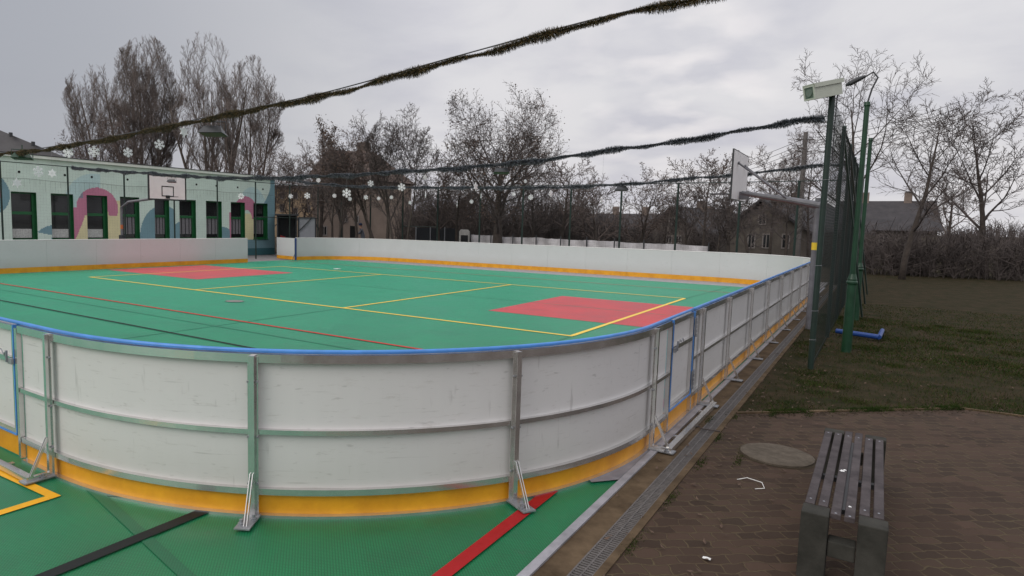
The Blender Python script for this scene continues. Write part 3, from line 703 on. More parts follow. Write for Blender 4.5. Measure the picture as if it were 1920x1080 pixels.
far_lab = ['small six armed snowflake right next to the end of the mural building','six armed snowflake second to the right of the mural building end','tiny pale snowflake above the far garland left of the brown house','tiny round snowflake left of the largest snowflake','tiny round snowflake hanging right under the largest snowflake',
 'small six armed snowflake in the middle of the brown house front','tiny round snowflake right of the small six armed one on the house front','tiny round snowflake left of the large six armed flake at the house edge','small diamond snowflake low at the right edge of the brown house','very thin upright edgewise snowflake, lowest in the row',
 'tiny round snowflake low left of the oak trunk','narrow edgewise snowflake close left of the oak trunk','tiny round snowflake right of the oak trunk','round eight armed snowflake between two fence posts right of the oak','tiny pale snowflake touching the far garland right of the oak']
def catz(pts, x):
    for a, c in zip(pts[:-1], pts[1:]):
        if a[0] <= x <= c[0]: t = (x-a[0])/(c[0]-a[0]); return a[2]+(c[2]-a[2])*t
    return pts[-1][2]
for lst, labs, Y, cb, grp in ((flakes_near, near_lab, -9., c1, 'snowflakes under the nearest garland'), (flakes_mid, mid_lab, -2.2, c2, 'snowflakes under the middle garland'), (flakes_far, far_lab, 8.4, c3, 'snowflakes under the far garland')):
    for (u, v, dpx, st, tw), lab in zip(lst, labs):
        P = at(u, v, Y=Y); D = (P-CAM).dot(fw); rad = dpx*D/F/2*.74
        root = empty('snowflake', P, lab, 'snowflake', grp)
        o = bpy.data.objects.new('body', FM[st]); col.objects.link(o); o.parent = root
        o.scale = (rad, .9, rad); o.rotation_euler = (0, random.uniform(-.2,.2), .58+tw)
        zt = catz(cb, P.x)
        if zt > P.z+rad:
            b = MB(); b.tube([(P.x, P.y, P.z+rad*.9), (P.x, P.y, zt-.03)], .0016, 3); b.build('thread', M['galv'], root)

# ------------------------------------------------------------------ floodlights hanging under the cables
def floodlight(P, rz, label, s=1., mm='dkgrey'):
    root = empty('floodlight', P, label, 'floodlight', 'floodlights hung from the cables')
    def X(x, y, z): 
        c, s_ = math.cos(rz), math.sin(rz); return Vector(P)+Vector((c*x-s_*y, s_*x+c*y, z))*s
    b = MB()
    vs = [X(-.24,-.16,.0),X(.24,-.16,.0),X(.24,.16,-.045),X(-.24,.16,-.045),X(-.17,-.06,.13),X(.17,-.06,.13),X(.17,.10,.07),X(-.17,.10,.07)]
    b.add(vs, [(0,3,2,1),(4,5,6,7),(0,1,5,4),(1,2,6,5),(2,3,7,6),(3,0,4,7)])
    for i in range(6): x = -.15+.06*i; b.add([X(x,-.05,.125),X(x+.012,-.05,.125),X(x+.012,.09,.10),X(x,.09,.10),X(x,-.05,.16),X(x+.012,-.05,.16),X(x+.012,.09,.12),X(x,.09,.12)], [(0,3,2,1),(4,5,6,7),(0,1,5,4),(1,2,6,5),(2,3,7,6),(3,0,4,7)])
    b.build('housing', M[mm], root)
    b = MB(); b.add([X(-.21,-.14,-.008),X(.21,-.14,-.008),X(.21,.14,-.048),X(-.21,.14,-.048)], [(0,1,2,3)]); b.build('lens', M['dkgrey'], root)
    b = MB(); b.tube([X(-.25,0,.0), X(-.25,0,.22), X(.25,0,.22), X(.25,0,.0)], .012*s, 6); b.tube([X(0,0,.22), X(0,0,.34)], .014*s, 6); b.build('bracket', M[mm], root)
    return root
floodlight(at(400,250,Y=-8.9), .5, 'dark floodlight under the nearest garland in front of the poplars', .92)
floodlight(at(42,296,Y=-8.9), .9, 'dark green floodlight at the left end above the mural building roof', .9, 'green_paint')
floodlight(at(940,323,Y=-2.2), .6, 'dark floodlight under the middle garland in front of the oak tree', .8)
floodlight(at(322,341,Y=-2.6), .6, 'small dark floodlight in front of the left basketball backboard', .62)
floodlight(at(1165,356,Y=8.4), .6, 'dark floodlight under the far garland between bare trees', 1.0)

# ------------------------------------------------------------------ basketball hoops
def hoop(Px, Py, bx, by, zb, sgn, label, arm_r, colm):
    """pole at (Px,Py), backboard at bx facing sgn*X"""
    root = empty('basketball_hoop', (Px,Py,0), label, 'basketball hoop')
    b = MB(); b.box(bx-.012, bx+.012, by-.9, by+.9, zb, zb+1.05); bb = b.build('backboard', M['bbwhite'], root)
    f = bx+sgn*.016
    b = MB(); 
    for y0, y1, z0, z1 in ((by-.9,by+.9,zb,zb+.04),(by-.9,by+.9,zb+1.01,zb+1.05),(by-.9,by-.86,zb+.04,zb+1.01),(by+.86,by+.9,zb+.04,zb+1.01),
                           (by-.295,by+.295,zb+.15,zb+.19),(by-.295,by+.295,zb+.56,zb+.60),(by-.295,by-.255,zb+.19,zb+.56),(by+.255,by+.295,zb+.19,zb+.56)):
        b.box(min(f,f+sgn*.004), max(f,f+sgn*.004), y0, y1, z0, z1)
    b.build('marking', M['black'], bb)
    b = MB(); g_ = .022
    b.box(bx-g_, bx+g_*.6, by-.925, by-.902, zb-.02, zb+1.07); b.box(bx-g_, bx+g_*.6, by+.902, by+.925, zb-.02, zb+1.07); b.box(bx-g_, bx+g_*.6, by-.90, by+.90, zb+1.052, zb+1.07); b.box(bx-g_, bx+g_*.6, by-.90, by+.90, zb-.02, zb-.002)
    b.build('board_frame', M['dkgrey'], bb)
    b = MB(); c = Vector((bx+sgn*.38, by, zb+.14))
    b.tube([c+Vector((.225*math.cos(t*PI/12), .225*math.sin(t*PI/12), 0)) for t in range(25)], .009, 6)
    b.bar((bx+sgn*.02,by-.06,zb+.14),(bx+sgn*.17,by-.06,zb+.14),.02,.02); b.bar((bx+sgn*.02,by+.06,zb+.14),(bx+sgn*.17,by+.06,zb+.14),.02,.02); b.box(min(bx+sgn*.014,bx+sgn*.02), max(bx+sgn*.014,bx+sgn*.02), by-.1, by+.1, zb+.06, zb+.2)
    b.build('rim', M['dkgrey'], root)
    return root
hr = hoop(12.66, 0, 11.08, 0, 2.82, -1, 'basketball hoop seen from behind with a grey arm, at the right edge of the pitch', .07, 'galv')
b = MB(); b.tube([(12.66,0,0),(12.66,0,2.86)], .055, 12); b.build('pole', M['armgrey'], hr)
b = MB(); b.tube([(12.70,0,2.70),(12.2,0,2.80),(11.14,0,2.98)], [.085,.072,.05], 12); b.obox((11.2,0,2.92),(1,0,0),(0,1,0),(0,0,1),.1,.03,.09); b.build('arm', M['armgrey'], hr)
b = MB()
for y in (-.42, .42): b.tube([(11.11,y,3.62),(12.05,y*.15,2.86)], .02, 8); b.tube([(11.10,y,3.62),(11.13,y,3.62)], .035, 8)
b.build('brace', M['armgrey'], hr)
b = MB(); b.tube([(12.66,0,1.74),(12.66,0,1.90)], .057, 12); b.build('sticker', M['yellow'], hr)
hl = hoop(-13.6, -.6, -11.9, .55, 2.92, 1, 'basketball hoop facing the viewer in front of the mural building', .05, 'galv')
b = MB(); b.tube([(-13.6,-.6,0),(-13.6,-.6,2.55),(-13.3,-.45,2.8),(-11.95,.5,3.05)], .055, 10); b.build('pole', M['armgrey'], hl)
b = MB(); b.tube([(-13.6,-.6,1.62),(-13.6,-.6,1.80)], .058, 10); b.build('sticker', M['orange'], hl)
b = MB(); b.tube([(-13.6,-.6,0),(-13.6,-.6,1.35)], .13, 10); b.build('pad', M['shed'], hl)

# ------------------------------------------------------------------ lamp posts
def lamp_post(x, y, label, head=True):
    root = empty('lamp_post', (x,y,0), label, 'lamp post', 'green cast iron lamp posts')
    b = MB(); b.lathe((x,y,0), [(.084,0),(.080,.05),(.072,1.2),(.074,1.22),(.090,1.24),(.090,1.265),(.072,1.29),(.076,1.31),(.066,1.34),(.05,1.40)], 20); b.build('base', M['green_paint'], root, smooth=False)
    b = MB(); b.lathe((x,y,1.40), [(.043,0),(.040,2.9),(.05,2.92),(.042,2.98)], 16); b.build('shaft', M['green_paint'], root)
    if head:
        b = MB(); b.tube([(x,y,4.36),(x+.05,y,4.6),(x+.12,y,4.78),(x+.05,y,4.88),(x-.08,y,4.80)], .014, 8)
        b.build('arm', M['dkgrey'], root)
        b = MB(); b.tube([(x-.06,y,4.82),(x-.16,y,4.78),(x-.28,y,4.72),(x-.34,y,4.69)], [.025,.042,.045,.015], 10)
        b.build('lamp_head', M['dkgrey'], root)
    return root
lamp_post(13.47, -2.66, 'dark green cast iron lamp post with collar standing in the grass behind the fence end')
lamp_post(13.46, 2.5, 'second green lamp post farther away, mostly behind the nearest one', False)

# ------------------------------------------------------------------ security camera
sc_ = empty('security_camera', (13.10,-4.77,4.22), 'pale security camera in a boxy housing on top of the first fence post', 'security camera')
d = Vector((-.66,-.72,-.22)).normalized(); sx = d.cross(Vector((0,0,1))).normalized(); uz = sx.cross(d)
c = Vector((13.10,-4.77,4.27))+d*.20
b = MB(); b.obox(c, d, sx, uz, .24, .098, .105); b.build('housing', M['housing'], sc_)
b = MB(); b.obox(c-d*.01+uz*.116, d, sx, uz, .255, .116, .007); b.obox(c-d*.01+sx*.112+uz*.085, d, sx, uz, .255, .004, .024); b.obox(c-d*.01-sx*.112+uz*.085, d, sx, uz, .255, .004, .024); b.build('sunshield', M['housing'], sc_)
b = MB(); q = c+d*.242
for s_ in (-.092,.092): b.obox(q+sx*s_, d, sx, uz, .012, .012, .104)
b.obox(q+uz*.092, d, sx, uz, .012, .080, .012); b.obox(q-uz*.092, d, sx, uz, .012, .080, .012); b.build('front_frame', M['housing'], sc_)
b = MB(); b.obox(q-d*.001, d, sx, uz, .003, .080, .080); b.build('window', mat('camera_window', (.10, .14, .11), .15), sc_)
b = MB(); b.tube([q+d*.003, q+d*.012], .055, 20); b.build('lens', mat('camera_lens', (.16, .20, .17), .2), sc_)
b = MB(); b.tube([(13.10,-4.77,4.2),(13.10,-4.77,4.24)], .03, 10); b.bar((13.10,-4.77,4.215), c-uz*.107-d*.05, .03, .02); b.build('bracket', M['dkgrey'], sc_)
b = MB(); b.tube([c-d*.22+Vector((0,0,.05)), c-d*.30+Vector((0,0,.08)), Vector((13.14,-4.72,4.1)), Vector((13.14,-4.72,3.2))], .008, 6); b.build('cable', M['dkgrey'], sc_)

# ------------------------------------------------------------------ bench
bn = empty('park_bench', (13.79,-10.7,0), 'grey slatted bench with concrete legs on the paving at the right', 'bench')
rng = random.Random(5)
for i in range(6):
    x0 = 13.562+.072*i; y0 = -11.70 if i in (0,1,4,5) else -11.80
    b = MB(); z = .43
    # slightly chamfered slat
    pr4 = [(x0,z-.032),(x0+.054,z-.032),(x0+.054,z-.004),(x0+.050,z),(x0+.004,z),(x0,z-.004)]
    y1 = (-9.90 if i in (0,1,4,5) else -9.80)+rng.uniform(-.008,.008)
    b.add([(x,y0,zz) for x, zz in pr4]+[(x,y1,zz) for x, zz in pr4], [tuple(range(5,-1,-1)), tuple(range(6,12))]+[(k,(k+1)%6,6+(k+1)%6,6+k) for k in range(6)])
    b.build('slat', M['wood'], bn)
for ya, yb in ((-11.86,-11.705),(-9.885,-9.78)):
    b = MB(); top = .427
    b.box(13.555, 13.702, ya, yb, 0, top); b.box(13.85, 13.997, ya, yb, 0, top); b.box(13.704, 13.848, ya+.02, yb-.02, .17, .27)
    b.build('leg', M['benchconc'], bn)
for o in [o_ for o_ in col.objects if o_.parent == bn]:
    bv = o.modifiers.new('bevel', 'BEVEL'); bv.width = .007 if o.name.startswith('leg') else .0025; bv.segments = 2
b = MB()
for i in range(6):
    for yy in ((-11.78 if i in (2,3) else -11.62), -9.95): b.lathe((13.589+.072*i, yy, .4295), [(.007,0),(.007,.002),(.003,.004)], 8)
tag(b.build('screw_heads', M['galv'], bn), kind='stuff')
b = MB(); b.box(13.74, 13.80, -11.6, -10.0, .365, .395); b.box(13.60, 13.95, -10.9, -10.85, .33, .363); b.build('crossbar', M['dkgrey'], bn)
b = MB()
for cx_, cy_, s_ in ((13.73,-10.93,.014),(13.745,-10.90,.010),(13.80,-11.62,.008)):
    b.add([(cx_+s_*(1+.4*math.sin(3*t))*math.cos(t*PI/5), cy_+1.6*s_*(1+.3*math.cos(2*t))*math.sin(t*PI/5), .4325) for t in range(10)], [tuple(range(10))])
b.build('bird_dropping', M['white'], bn)

# ------------------------------------------------------------------ manhole
mh = empty('manhole_cover', (13.175,-9.53,0), 'round rough concrete manhole cover set in the paving', 'manhole cover')
b = MB()
rng = random.Random(3); k = 40; rad = [.315*(1+.012*rng.uniform(-1,1)) for _ in range(k)]
top = [(13.175+r*math.cos(2*PI*j/k), -9.53+r*math.sin(2*PI*j/k), .028) for j, r in enumerate(rad)]
bot = [(x, y, .0) for x, y, z in top]; inn = [(13.175+(x-13.175)*.93, -9.53+(y+9.53)*.93, .036) for x, y, z in top]
b.add(bot+top+inn, [(j, (j+1)%k, k+(j+1)%k, k+j) for j in range(k)]+[(k+j, k+(j+1)%k, 2*k+(j+1)%k, 2*k+j) for j in range(k)]+[tuple(range(2*k, 3*k))])
b.build('lid', mat('manhole_concrete', (.065,.054,.041), .9, spec=.15, color2=(.12,.10,.078), scale=12, bump=.5, bscale=70, bdist=.004, detail=9), mh)
b = MB(); b.lathe((13.175,-9.53,0), [(.345,.0115),(.325,.013)], 40); b.build('frame', M['soil'], mh)

# small litter
b = MB(); b.tube([(12.985,-10.454,.03),(12.988,-10.42,.02),(13.048,-10.377,.035),(13.166,-10.40,.03),(13.199,-10.498,.02),(13.136,-10.545,.016)], .0032, 6)
tag(b.build('bent_wire', M['white']), 'thin bent white wire lying on the paving below the manhole cover', 'wire')
b = MB(); b.bar((12.31,-9.09,.02),(12.385,-9.07,.02),.012,.012); tag(b.build('stick', M['twigdark']), 'short dark stick on the concrete strip left of the drain', 'stick')
b = MB(); b.bar((12.40,-9.16,.028),(12.60,-9.13,.028),.014,.01); tag(b.build('stick', M['twigdark']), 'dark stick lying across the drain grate', 'stick')
b = MB(); p = at(1325,1047,z=.02); b.add([(p.x+.03*math.cos(t*PI/4)*(1.2 if t%2 else .8), p.y+.02*math.sin(t*PI/4), .022) for t in range(8)], [tuple(range(8))]); tag(b.build('paper_scrap', M['white']), 'small white scrap on the paving near the lower edge', 'litter')
b = MB(); p = at(633,504,z=.02); b.box(p.x-.15, p.x+.12, p.y-.12, p.y+.1, .013, .03); tag(b.build('paper_sheet', M['white']), 'small white scrap lying on the green floor near the far barrier', 'litter')
b = MB(); p = at(440,564,z=.02); b.add([(p.x+.26*math.cos(t*PI/8), p.y+.22*math.sin(t*PI/8), .0135) for t in range(16)], [tuple(range(16))]); tag(b.build('floor_cover', M['concrete']), 'round grey socket cover in the green floor in the left half', 'cover')
# fallen leaves, tufts, grass
rng = random.Random(11); b = MB()
for _ in range(520):
    if rng.random() < .5: x, y = rng.uniform(12.25,13.4), rng.uniform(-13.5,-2)
    else: x, y = rng.uniform(12.6,16), rng.uniform(-9,-1.5)
    a = rng.uniform(0, PI*2); s_ = rng.uniform(.010,.026); tz = rng.uniform(.2,.9)*s_
    d = Vector((math.cos(a), math.sin(a), 0)); n = Vector((-d.y, d.x, 0)); c = Vector((x, y, .024))
    b.add([c-d*s_, c+n*s_*.5+Vector((0,0,tz*.4)), c+d*s_+Vector((0,0,tz)), c-n*s_*.5], [(0,1,2,3)])
tag(b.build('fallen_leaves', M['leafbrown']), 'scattered brown leaves on the strip, paving and grass', 'leaves', kind='stuff')
def on_lawn(x, y):
    pts = [(12.60,-8.22),(13.8,-7.12),(14.8,-6.2),(30,-5.2)]
    for (xa, ya), (xb, yb) in zip(pts[:-1], pts[1:]):
        if xa <= x <= xb: return y > ya+(yb-ya)*(x-xa)/(xb-xa)+.03
    return False
def edge_pt(t):
    pts = [(12.60,-8.22),(13.8,-7.12),(14.8,-6.2),(22,-5.65)]; k = min(int(t*3), 2); f = t*3-k; return pts[k][0]+(pts[k+1][0]-pts[k][0])*f, pts[k][1]+(pts[k+1][1]-pts[k][1])*f
b = MB(); tufts = [rng.random() for _ in range(60)]
for _ in range(9000):
    x, y = edge_pt(min(.999, max(0, rng.choice(tufts)+rng.gauss(0,.006)))); x += rng.gauss(0,.03); y += rng.gauss(.01,.035)
    h = rng.uniform(.01,.045); a = rng.uniform(0, 2*PI); d = Vector((math.cos(a), math.sin(a), 0))*.003; c = Vector((x, y, .012))
    b.add([c-d, c+d, c+Vector((rng.gauss(0,.6)*h, rng.gauss(0,.6)*h, h))], [(0,1,2)])
tag(b.build('edge_grass', M['grass']), 'ragged grass tufts creeping over the paving edge', 'grass', kind='stuff')
b = MB()
for _ in range(900):
    x, y = edge_pt(rng.random()); x += rng.gauss(0,.10); y -= abs(rng.gauss(0,.09)); r_ = rng.uniform(.004,.014)
    b.add([Vector((x+r_*math.cos(q*PI/3)*rng.uniform(.7,1.3), y+r_*math.sin(q*PI/3), .0135+.004*(q%2))) for q in range(6)], [tuple(range(6))])
tag(b.build('soil_crumbs', M['soil']), 'crumbs of soil spilled on the paving along the grass', 'soil', kind='stuff')
b = MB(); cl_ = [(rng.uniform(12.6,19), rng.uniform(-8.2,3), rng.uniform(.15,.7)) for _ in range(150)]
cnt = 0
while cnt < 80000:
    if rng.random() < .75:
        cx_, cy_, cr = rng.choice(cl_); x = rng.gauss(cx_, cr*.6); y = rng.gauss(cy_, cr*.6)
    else: x, y = rng.uniform(12.62,19), rng.uniform(-8.2,7)
    if not (12.62 < x < 19.5) or not on_lawn(x, y): 
        cnt += .2; continue
    cnt += 1
    h = rng.uniform(.015,.055); a = rng.uniform(0, 2*PI); d = Vector((math.cos(a), math.sin(a), 0))*.0035*(1 if y < -3 else 1.8); ln = Vector((rng.gauss(0,.6), rng.gauss(0,.6), 1))*h
    c = Vector((x, y, 0)); b.add([c-d, c+d, c+ln+d*.2], [(0,1,2)], 0 if rng.random() < .72 else 1)
tag(b.build('grass', [M['grass'], mat('dry_grass', (.06,.046,.022), .9, spec=.1)]), 'short patchy winter grass beside the fence', 'grass', kind='stuff')
b = MB()
for _ in range(1500):
    cx_, cy_ = rng.choice([(12.61,-9.3),(12.62,-11.2),(12.62,-8.4),(12.95,-8.0),(12.61,-12.1),(12.40,-8.7),(13.3,-7.7),(12.64,-10.2),(12.9,-9.9)])
    x, y = rng.gauss(cx_,.02), rng.gauss(cy_,.10); h = rng.uniform(.006,.02); c = Vector((x,y,.012)); d = Vector((rng.uniform(-1,1),rng.uniform(-1,1),0))*.004
    b.add([c-d, c+d, c+Vector((rng.gauss(0,.4)*h,rng.gauss(0,.4)*h,h))], [(0,1,2)])
tag(b.build('moss', M['grass']), 'small moss tufts along the kerb of the drain', 'moss', kind='stuff')

# blue tube frame with netting behind the fence
gf = empty('tube_frame', (13.9,-.9,0), 'low blue tubular frame on the ground behind the fence end', 'tube frame')
b = MB(); b.tube([(13.12+.1,-.62,.10),(13.95,-.95,.10)], .05, 10); b.tube([(13.95,-.95,.10),(14.0,.2,.10)], .04, 10); b.build('tube', M['bluepipe'], gf)

# ------------------------------------------------------------------ mural building
BX = -17.5; BY0, BY1 = -13., 11.64; BH = 4.66
Wn = [(-9.75,-8.65),(-8.1,-7.0),(-6.5,-5.4),(-4.95,-3.95),(-3.37,-2.33),(-1.71,-.71),(-.08,.93),(1.58,2.6),(3.45,4.3),(4.91,5.94),(6.6,7.66),(8.3,9.32),(9.96,11.06)]
Wn = [w_ for w_ in Wn if w_[0] > -9.9]
WZ0, WZ1 = .98, 3.15
mb = empty('school_building', (BX,0,0), 'low pale mint building with a coloured mural and green framed windows on the left', 'building')
def hue(y, z):
    # 0 mint, 1 teal, 2 pink, 3 cream, 4 dark teal, 5 grey violet, 6 pale blue
    if z < .42: return 4
    def ell(cy, cz, ry, rz): return ((y-cy)/ry)**2+((z-cz)/rz)**2
    if z < .95: return 1 if z > .42 else 4
    for off, sc2 in ((0., 1.), (9.0, .86)):
        yy = (y-off)/sc2
        if off and yy < -1.5: continue
        ye = ((yy-.45)/1.02)**2+((z-2.55)/.98)**2
        if z > 2.2 and ye < 1 and (z > 2.55 or yy > -.6):
            if not (((yy-.55)/.45)**2+((z-2.1)/.62)**2 < 1 and z < 2.7):
                if yy > .35 or z > 2.35 or yy < .1:
                    return 5 if (yy < -.25 and z > 3.0 and yy < -.25+(3.6-z)*.3 and off == 0) else 2
        if z <= 2.56 and -1.0 < yy < -.08:
            edge = -.97+.04*(2.5-z); inner = -.08-.62*(max(0., 2.5-z)/1.55)**1.2
            if edge < yy < inner: return 2
        if .95 < z < 2.95 and -.9 < yy < (1.75-(.1*(2.9-z))**2):
            if yy > -.75 and (z < 2.5): return 3
            if yy > 1.2: return 3
    if ell(-4.35, 3.0, .95, .95) < 1: return 2 if ell(-4.25, 3.05, .5, .48) < 1 else 1
    if ell(-4.6, 2.4, 1.0, 1.9) < 1 and ell(-3.0, 1.7, 1.25, 1.5) > 1: return 1
    if ell(-3.0, 1.7, 1.35, 1.6) < 1 and z < 2.0 and y > -3.4 and z < 1.3+(-2.0-y)*.2: return 0
    if ell(-1.6, .7, 1.0, 1.0) < 1: return 1
    if ell(3.95, 1.1, 1.35, 1.7) < 1 and y < 4.6: return 1
    if ell(5.1, .9, .8, 1.1) < 1: return 1
    if ell(7.7, .8, .9, .9) < 1: return 1
    if y > 10.75+.55*math.sin(z*1.3+2.2): return 1
    if ell(.4, 2.7, 1.5, 1.5) < 1 and z > 2.4 and y < .6: return 6
    if ell(9.9, 2.6, 1.1, 1.5) < 1 and z > 2.9: return 6
    return 0
cell = .04
ny = int((BY1-BY0)/cell); nz = int(BH/cell)
ycut = sorted(set([BY0, BY1]+[w_ for q in Wn for w_ in q])); zcut = [0, .42, .95, WZ0, WZ1, BH]
def subdiv(cuts, step):
    o = []
    for a, c in zip(cuts[:-1], cuts[1:]):
        n_ = max(1, int(round((c-a)/step))); o += [a+(c-a)*i/n_ for i in range(n_)]
    return o+[cuts[-1]]
YS, ZS = subdiv(ycut, cell), subdiv(zcut, cell)
b = MB(); idx = {}
def vid(i, j):
    if (i, j) not in idx: idx[(i, j)] = len(b.v); b.v.append((BX, YS[i], ZS[j]))
    return idx[(i, j)]
for i in range(len(YS)-1):
    ym = (YS[i]+YS[i+1])/2; inw = any(a < ym < c for a, c in Wn)
    for j in range(len(ZS)-1):
        zm = (ZS[j]+ZS[j+1])/2
        if inw and WZ0 < zm < WZ1: continue
        b.f.append((vid(i,j), vid(i+1,j), vid(i+1,j+1), vid(i,j+1))); b.m.append(hue(ym, zm))
def wallm(n, c): return mat(n, c, .85, var=.07, scale=1.3, bump=.08, bscale=25, detail=7)
b.build('wall', [wallm('mint_wall',(.60,.72,.63)), wallm('teal_wall',(.18,.31,.35)), wallm('pink_wall',(.52,.20,.29)), wallm('cream_wall',(.70,.64,.38)), wallm('dark_teal_wall',(.045,.14,.16)), wallm('violet_grey_wall',(.26,.24,.30)), wallm('pale_blue_wall',(.48,.64,.62))], mb)
b = MB(); b.quad((BX-.001,BY1,0),(BX-9,BY1,0),(BX-9,BY1,BH),(BX-.001,BY1,BH)); b.quad((BX-.001,BY0,0),(BX-9,BY0,0),(BX-9,BY0,BH),(BX-.001,BY0,BH)); b.quad((BX-9,BY0,0),(BX-9,BY1,0),(BX-9,BY1,BH),(BX-9,BY0,BH)); b.build('side_wall', wallm('teal_end_wall',(.12,.30,.34)), mb)
b = MB(); b.box(BX-9.1, BX+.16, BY0-.15, BY1+.14, BH+.003, BH+.13); rf_ = b.build('roof', wallm('roof_fascia',(.68,.72,.64)), mb)
b = MB(); b.box(BX-9.12, BX+.18, BY0-.17, BY1+.16, BH+.131, BH+.165); b.build('roof_edge', M['dkgrey'], rf_)
for a, c in Wn:
    b = MB(); dp = .30
    b.quad((BX+.002,a,WZ0),(BX-dp,a,WZ0),(BX-dp,a,WZ1),(BX+.002,a,WZ1)); b.quad((BX+.002,c,WZ0),(BX-dp,c,WZ0),(BX-dp,c,WZ1),(BX+.002,c,WZ1))
    b.quad((BX,a,WZ1),(BX,c,WZ1),(BX-dp,c,WZ1),(BX-dp,a,WZ1)); b.quad((BX,a,WZ0),(BX,c,WZ0),(BX-dp,c,WZ0),(BX-dp,a,WZ0))
    xg = BX-dp+.10
    fr_ = .055
    b.box(BX-dp, xg, a+.003, a+fr_, WZ0+.003, WZ1-.003); b.box(BX-dp, xg, c-fr_-.06, c-.003, WZ0+.003, WZ1-.003)
    b.box(BX-dp, xg, a+fr_, c-fr_-.06, WZ0+.003, WZ0+.10); b.box(BX-dp, xg, a+fr_, c-fr_-.06, WZ1-.07, WZ1-.003); b.box(BX-dp, xg+.01, a+fr_, c-fr_-.06, 2.16, 2.29)
    wn = b.build('window', M['window_green'], mb)
    b = MB(); b.quad((xg-.06,a+fr_,WZ0+.1),(xg-.06,c-fr_-.06,WZ0+.1),(xg-.06,c-fr_-.06,WZ1-.07),(xg-.06,a+fr_,WZ1-.07)); b.build('pane', M['glass'], wn)
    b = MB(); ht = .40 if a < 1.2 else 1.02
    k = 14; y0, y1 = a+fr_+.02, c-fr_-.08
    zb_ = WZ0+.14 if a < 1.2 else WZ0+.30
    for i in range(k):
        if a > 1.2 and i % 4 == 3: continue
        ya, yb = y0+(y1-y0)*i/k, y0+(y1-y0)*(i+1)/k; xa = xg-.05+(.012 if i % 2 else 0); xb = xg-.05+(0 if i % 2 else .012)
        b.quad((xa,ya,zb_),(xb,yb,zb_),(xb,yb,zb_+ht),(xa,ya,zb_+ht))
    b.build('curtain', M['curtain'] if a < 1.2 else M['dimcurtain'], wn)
    b = MB(); b.box(BX+.003, BX+.05, a-.04, c+.04, WZ0-.035, WZ0-.003); b.build('sill', M['window_green'], wn)
for y in (-3.0,-1.05,.2,2.0,4.8,7.3,8.8,10.7,6.0):
    b = MB(); b.tube([(BX-.01,y,4.02),(BX+.012,y,4.02)], .055, 12); b.build('vent', M['black'], mb)
# icicle lights
il = empty('icicle_lights', (BX+.08,2,3.8), 'string of dark icicle light wires hanging across the mural wall', 'string lights')
rng = random.Random(4); b = MB(); prev = None; y = -9
while y < 11.5:
    z = 3.74-.06*math.sin((y+9)*PI/3.1)**2; 
    if prev: b.tube([prev, (BX+.09,y,z)], .006, 4)
    prev = (BX+.09,y,z); b.tube([prev, (BX+.09,y,z-rng.uniform(.15,.55))], .0028, 3); y += .22
b.build('wire', M['dkgrey'], il)

# grey roof rising behind the mural building on the left
gb = empty('gabled_hall', (-38,-2,0), 'long hall with a grey sheet roof rising behind the left end of the mural building', 'building')
A = at(-260,175,D=42); B_ = at(60,270,D=42); C_ = at(150,306,D=42)
bk_ = Vector((-.82,.57,0)).normalized()*10
b = MB()
base_z = 0
P0 = at(-400,300,D=42)
pts = [Vector((P0.x,P0.y,0)), Vector((P0.x,P0.y,at(-400,290,D=42).z)), A, at(-10,240,D=42), C_, Vector((C_.x,C_.y,0))]
b.add([p for p in pts]+[p+bk_ for p in pts], [(0,1,2,3,4,5),(11,10,9,8,7,6)]+[(i,(i+1)%6,6+(i+1)%6,6+i) for i in range(6)])
b.build('roof', M['roofgrey'], gb)
q = at(62,268,D=41.8); b = MB(); b.tube([q-Vector((0,0,.2)), q+Vector((0,0,.08))], .12, 8); b.tube([at(20,250,D=41.8)-Vector((0,0,.2)), at(20,250,D=41.8)+Vector((0,0,.05))], .12, 8); b.build('vent_pipe', M['dkgrey'], gb)

# ------------------------------------------------------------------ background buildings
def frame_at(u, D):
    """ground origin and axes of a facade facing the viewer at column u"""
    o = foot(u, D); d = Vector((o.x-CAM.x, o.y-CAM.y, 0)).normalized(); r = Vector((d.y, -d.x, 0)); return o, r, d
def prism(b, poly, o, r, d, depth, mi=0):
    """poly in (x along r, z) extruded back along d"""
    n = len(poly); vs = [o+r*x+Vector((0,0,z)) for x, z in poly]; vs += [v+d*depth for v in vs]
    b.add(vs, [tuple(range(n)), tuple(range(2*n-1, n-1, -1))]+[(i, (i+1)%n, n+(i+1)%n, n+i) for i in range(n)], mi)
def px2(u, v, o, r, D):
    p = at(u, v, D=D); return ((p-o).dot(r), p.z)
# brown house behind the trees
D = 58; o, r, d = frame_at(680, D)
bh = empty('apartment_house', o, 'tall brown grey house with a steep roof standing behind the bare trees', 'building')
pp = [px2(u, v, o, r, D) for u, v in ((586,452),(586,330),(772,345),(772,452))]
W0, W1 = pp[0][0], pp[2][0]; zE = pp[1][1]; zR = px2(612,276,o,r,D)[1]
b = MB(); prism(b, [(W0,0),(W1,0),(W1,zE-.6),(W0,zE)], o, r, d, 11); b.build('wall', M['brick'], bh)
xl, xr = px2(612,276,o,r,D)[0], px2(702,280,o,r,D)[0]
b = MB(); e0 = o-r*0; 
vs = [o+r*(W0-.4)+d*-.3+Vector((0,0,zE+.02)), o+r*(W1+.3)+d*-.3+Vector((0,0,zE-.55)), o+r*(W1+.3)+d*11.3+Vector((0,0,zE-.55)), o+r*(W0-.4)+d*11.3+Vector((0,0,zE+.02)), o+r*xl+d*3.5+Vector((0,0,zR)), o+r*xr+d*3.5+Vector((0,0,zR)), o+r*xr+d*7.5+Vector((0,0,zR)), o+r*xl+d*7.5+Vector((0,0,zR))]
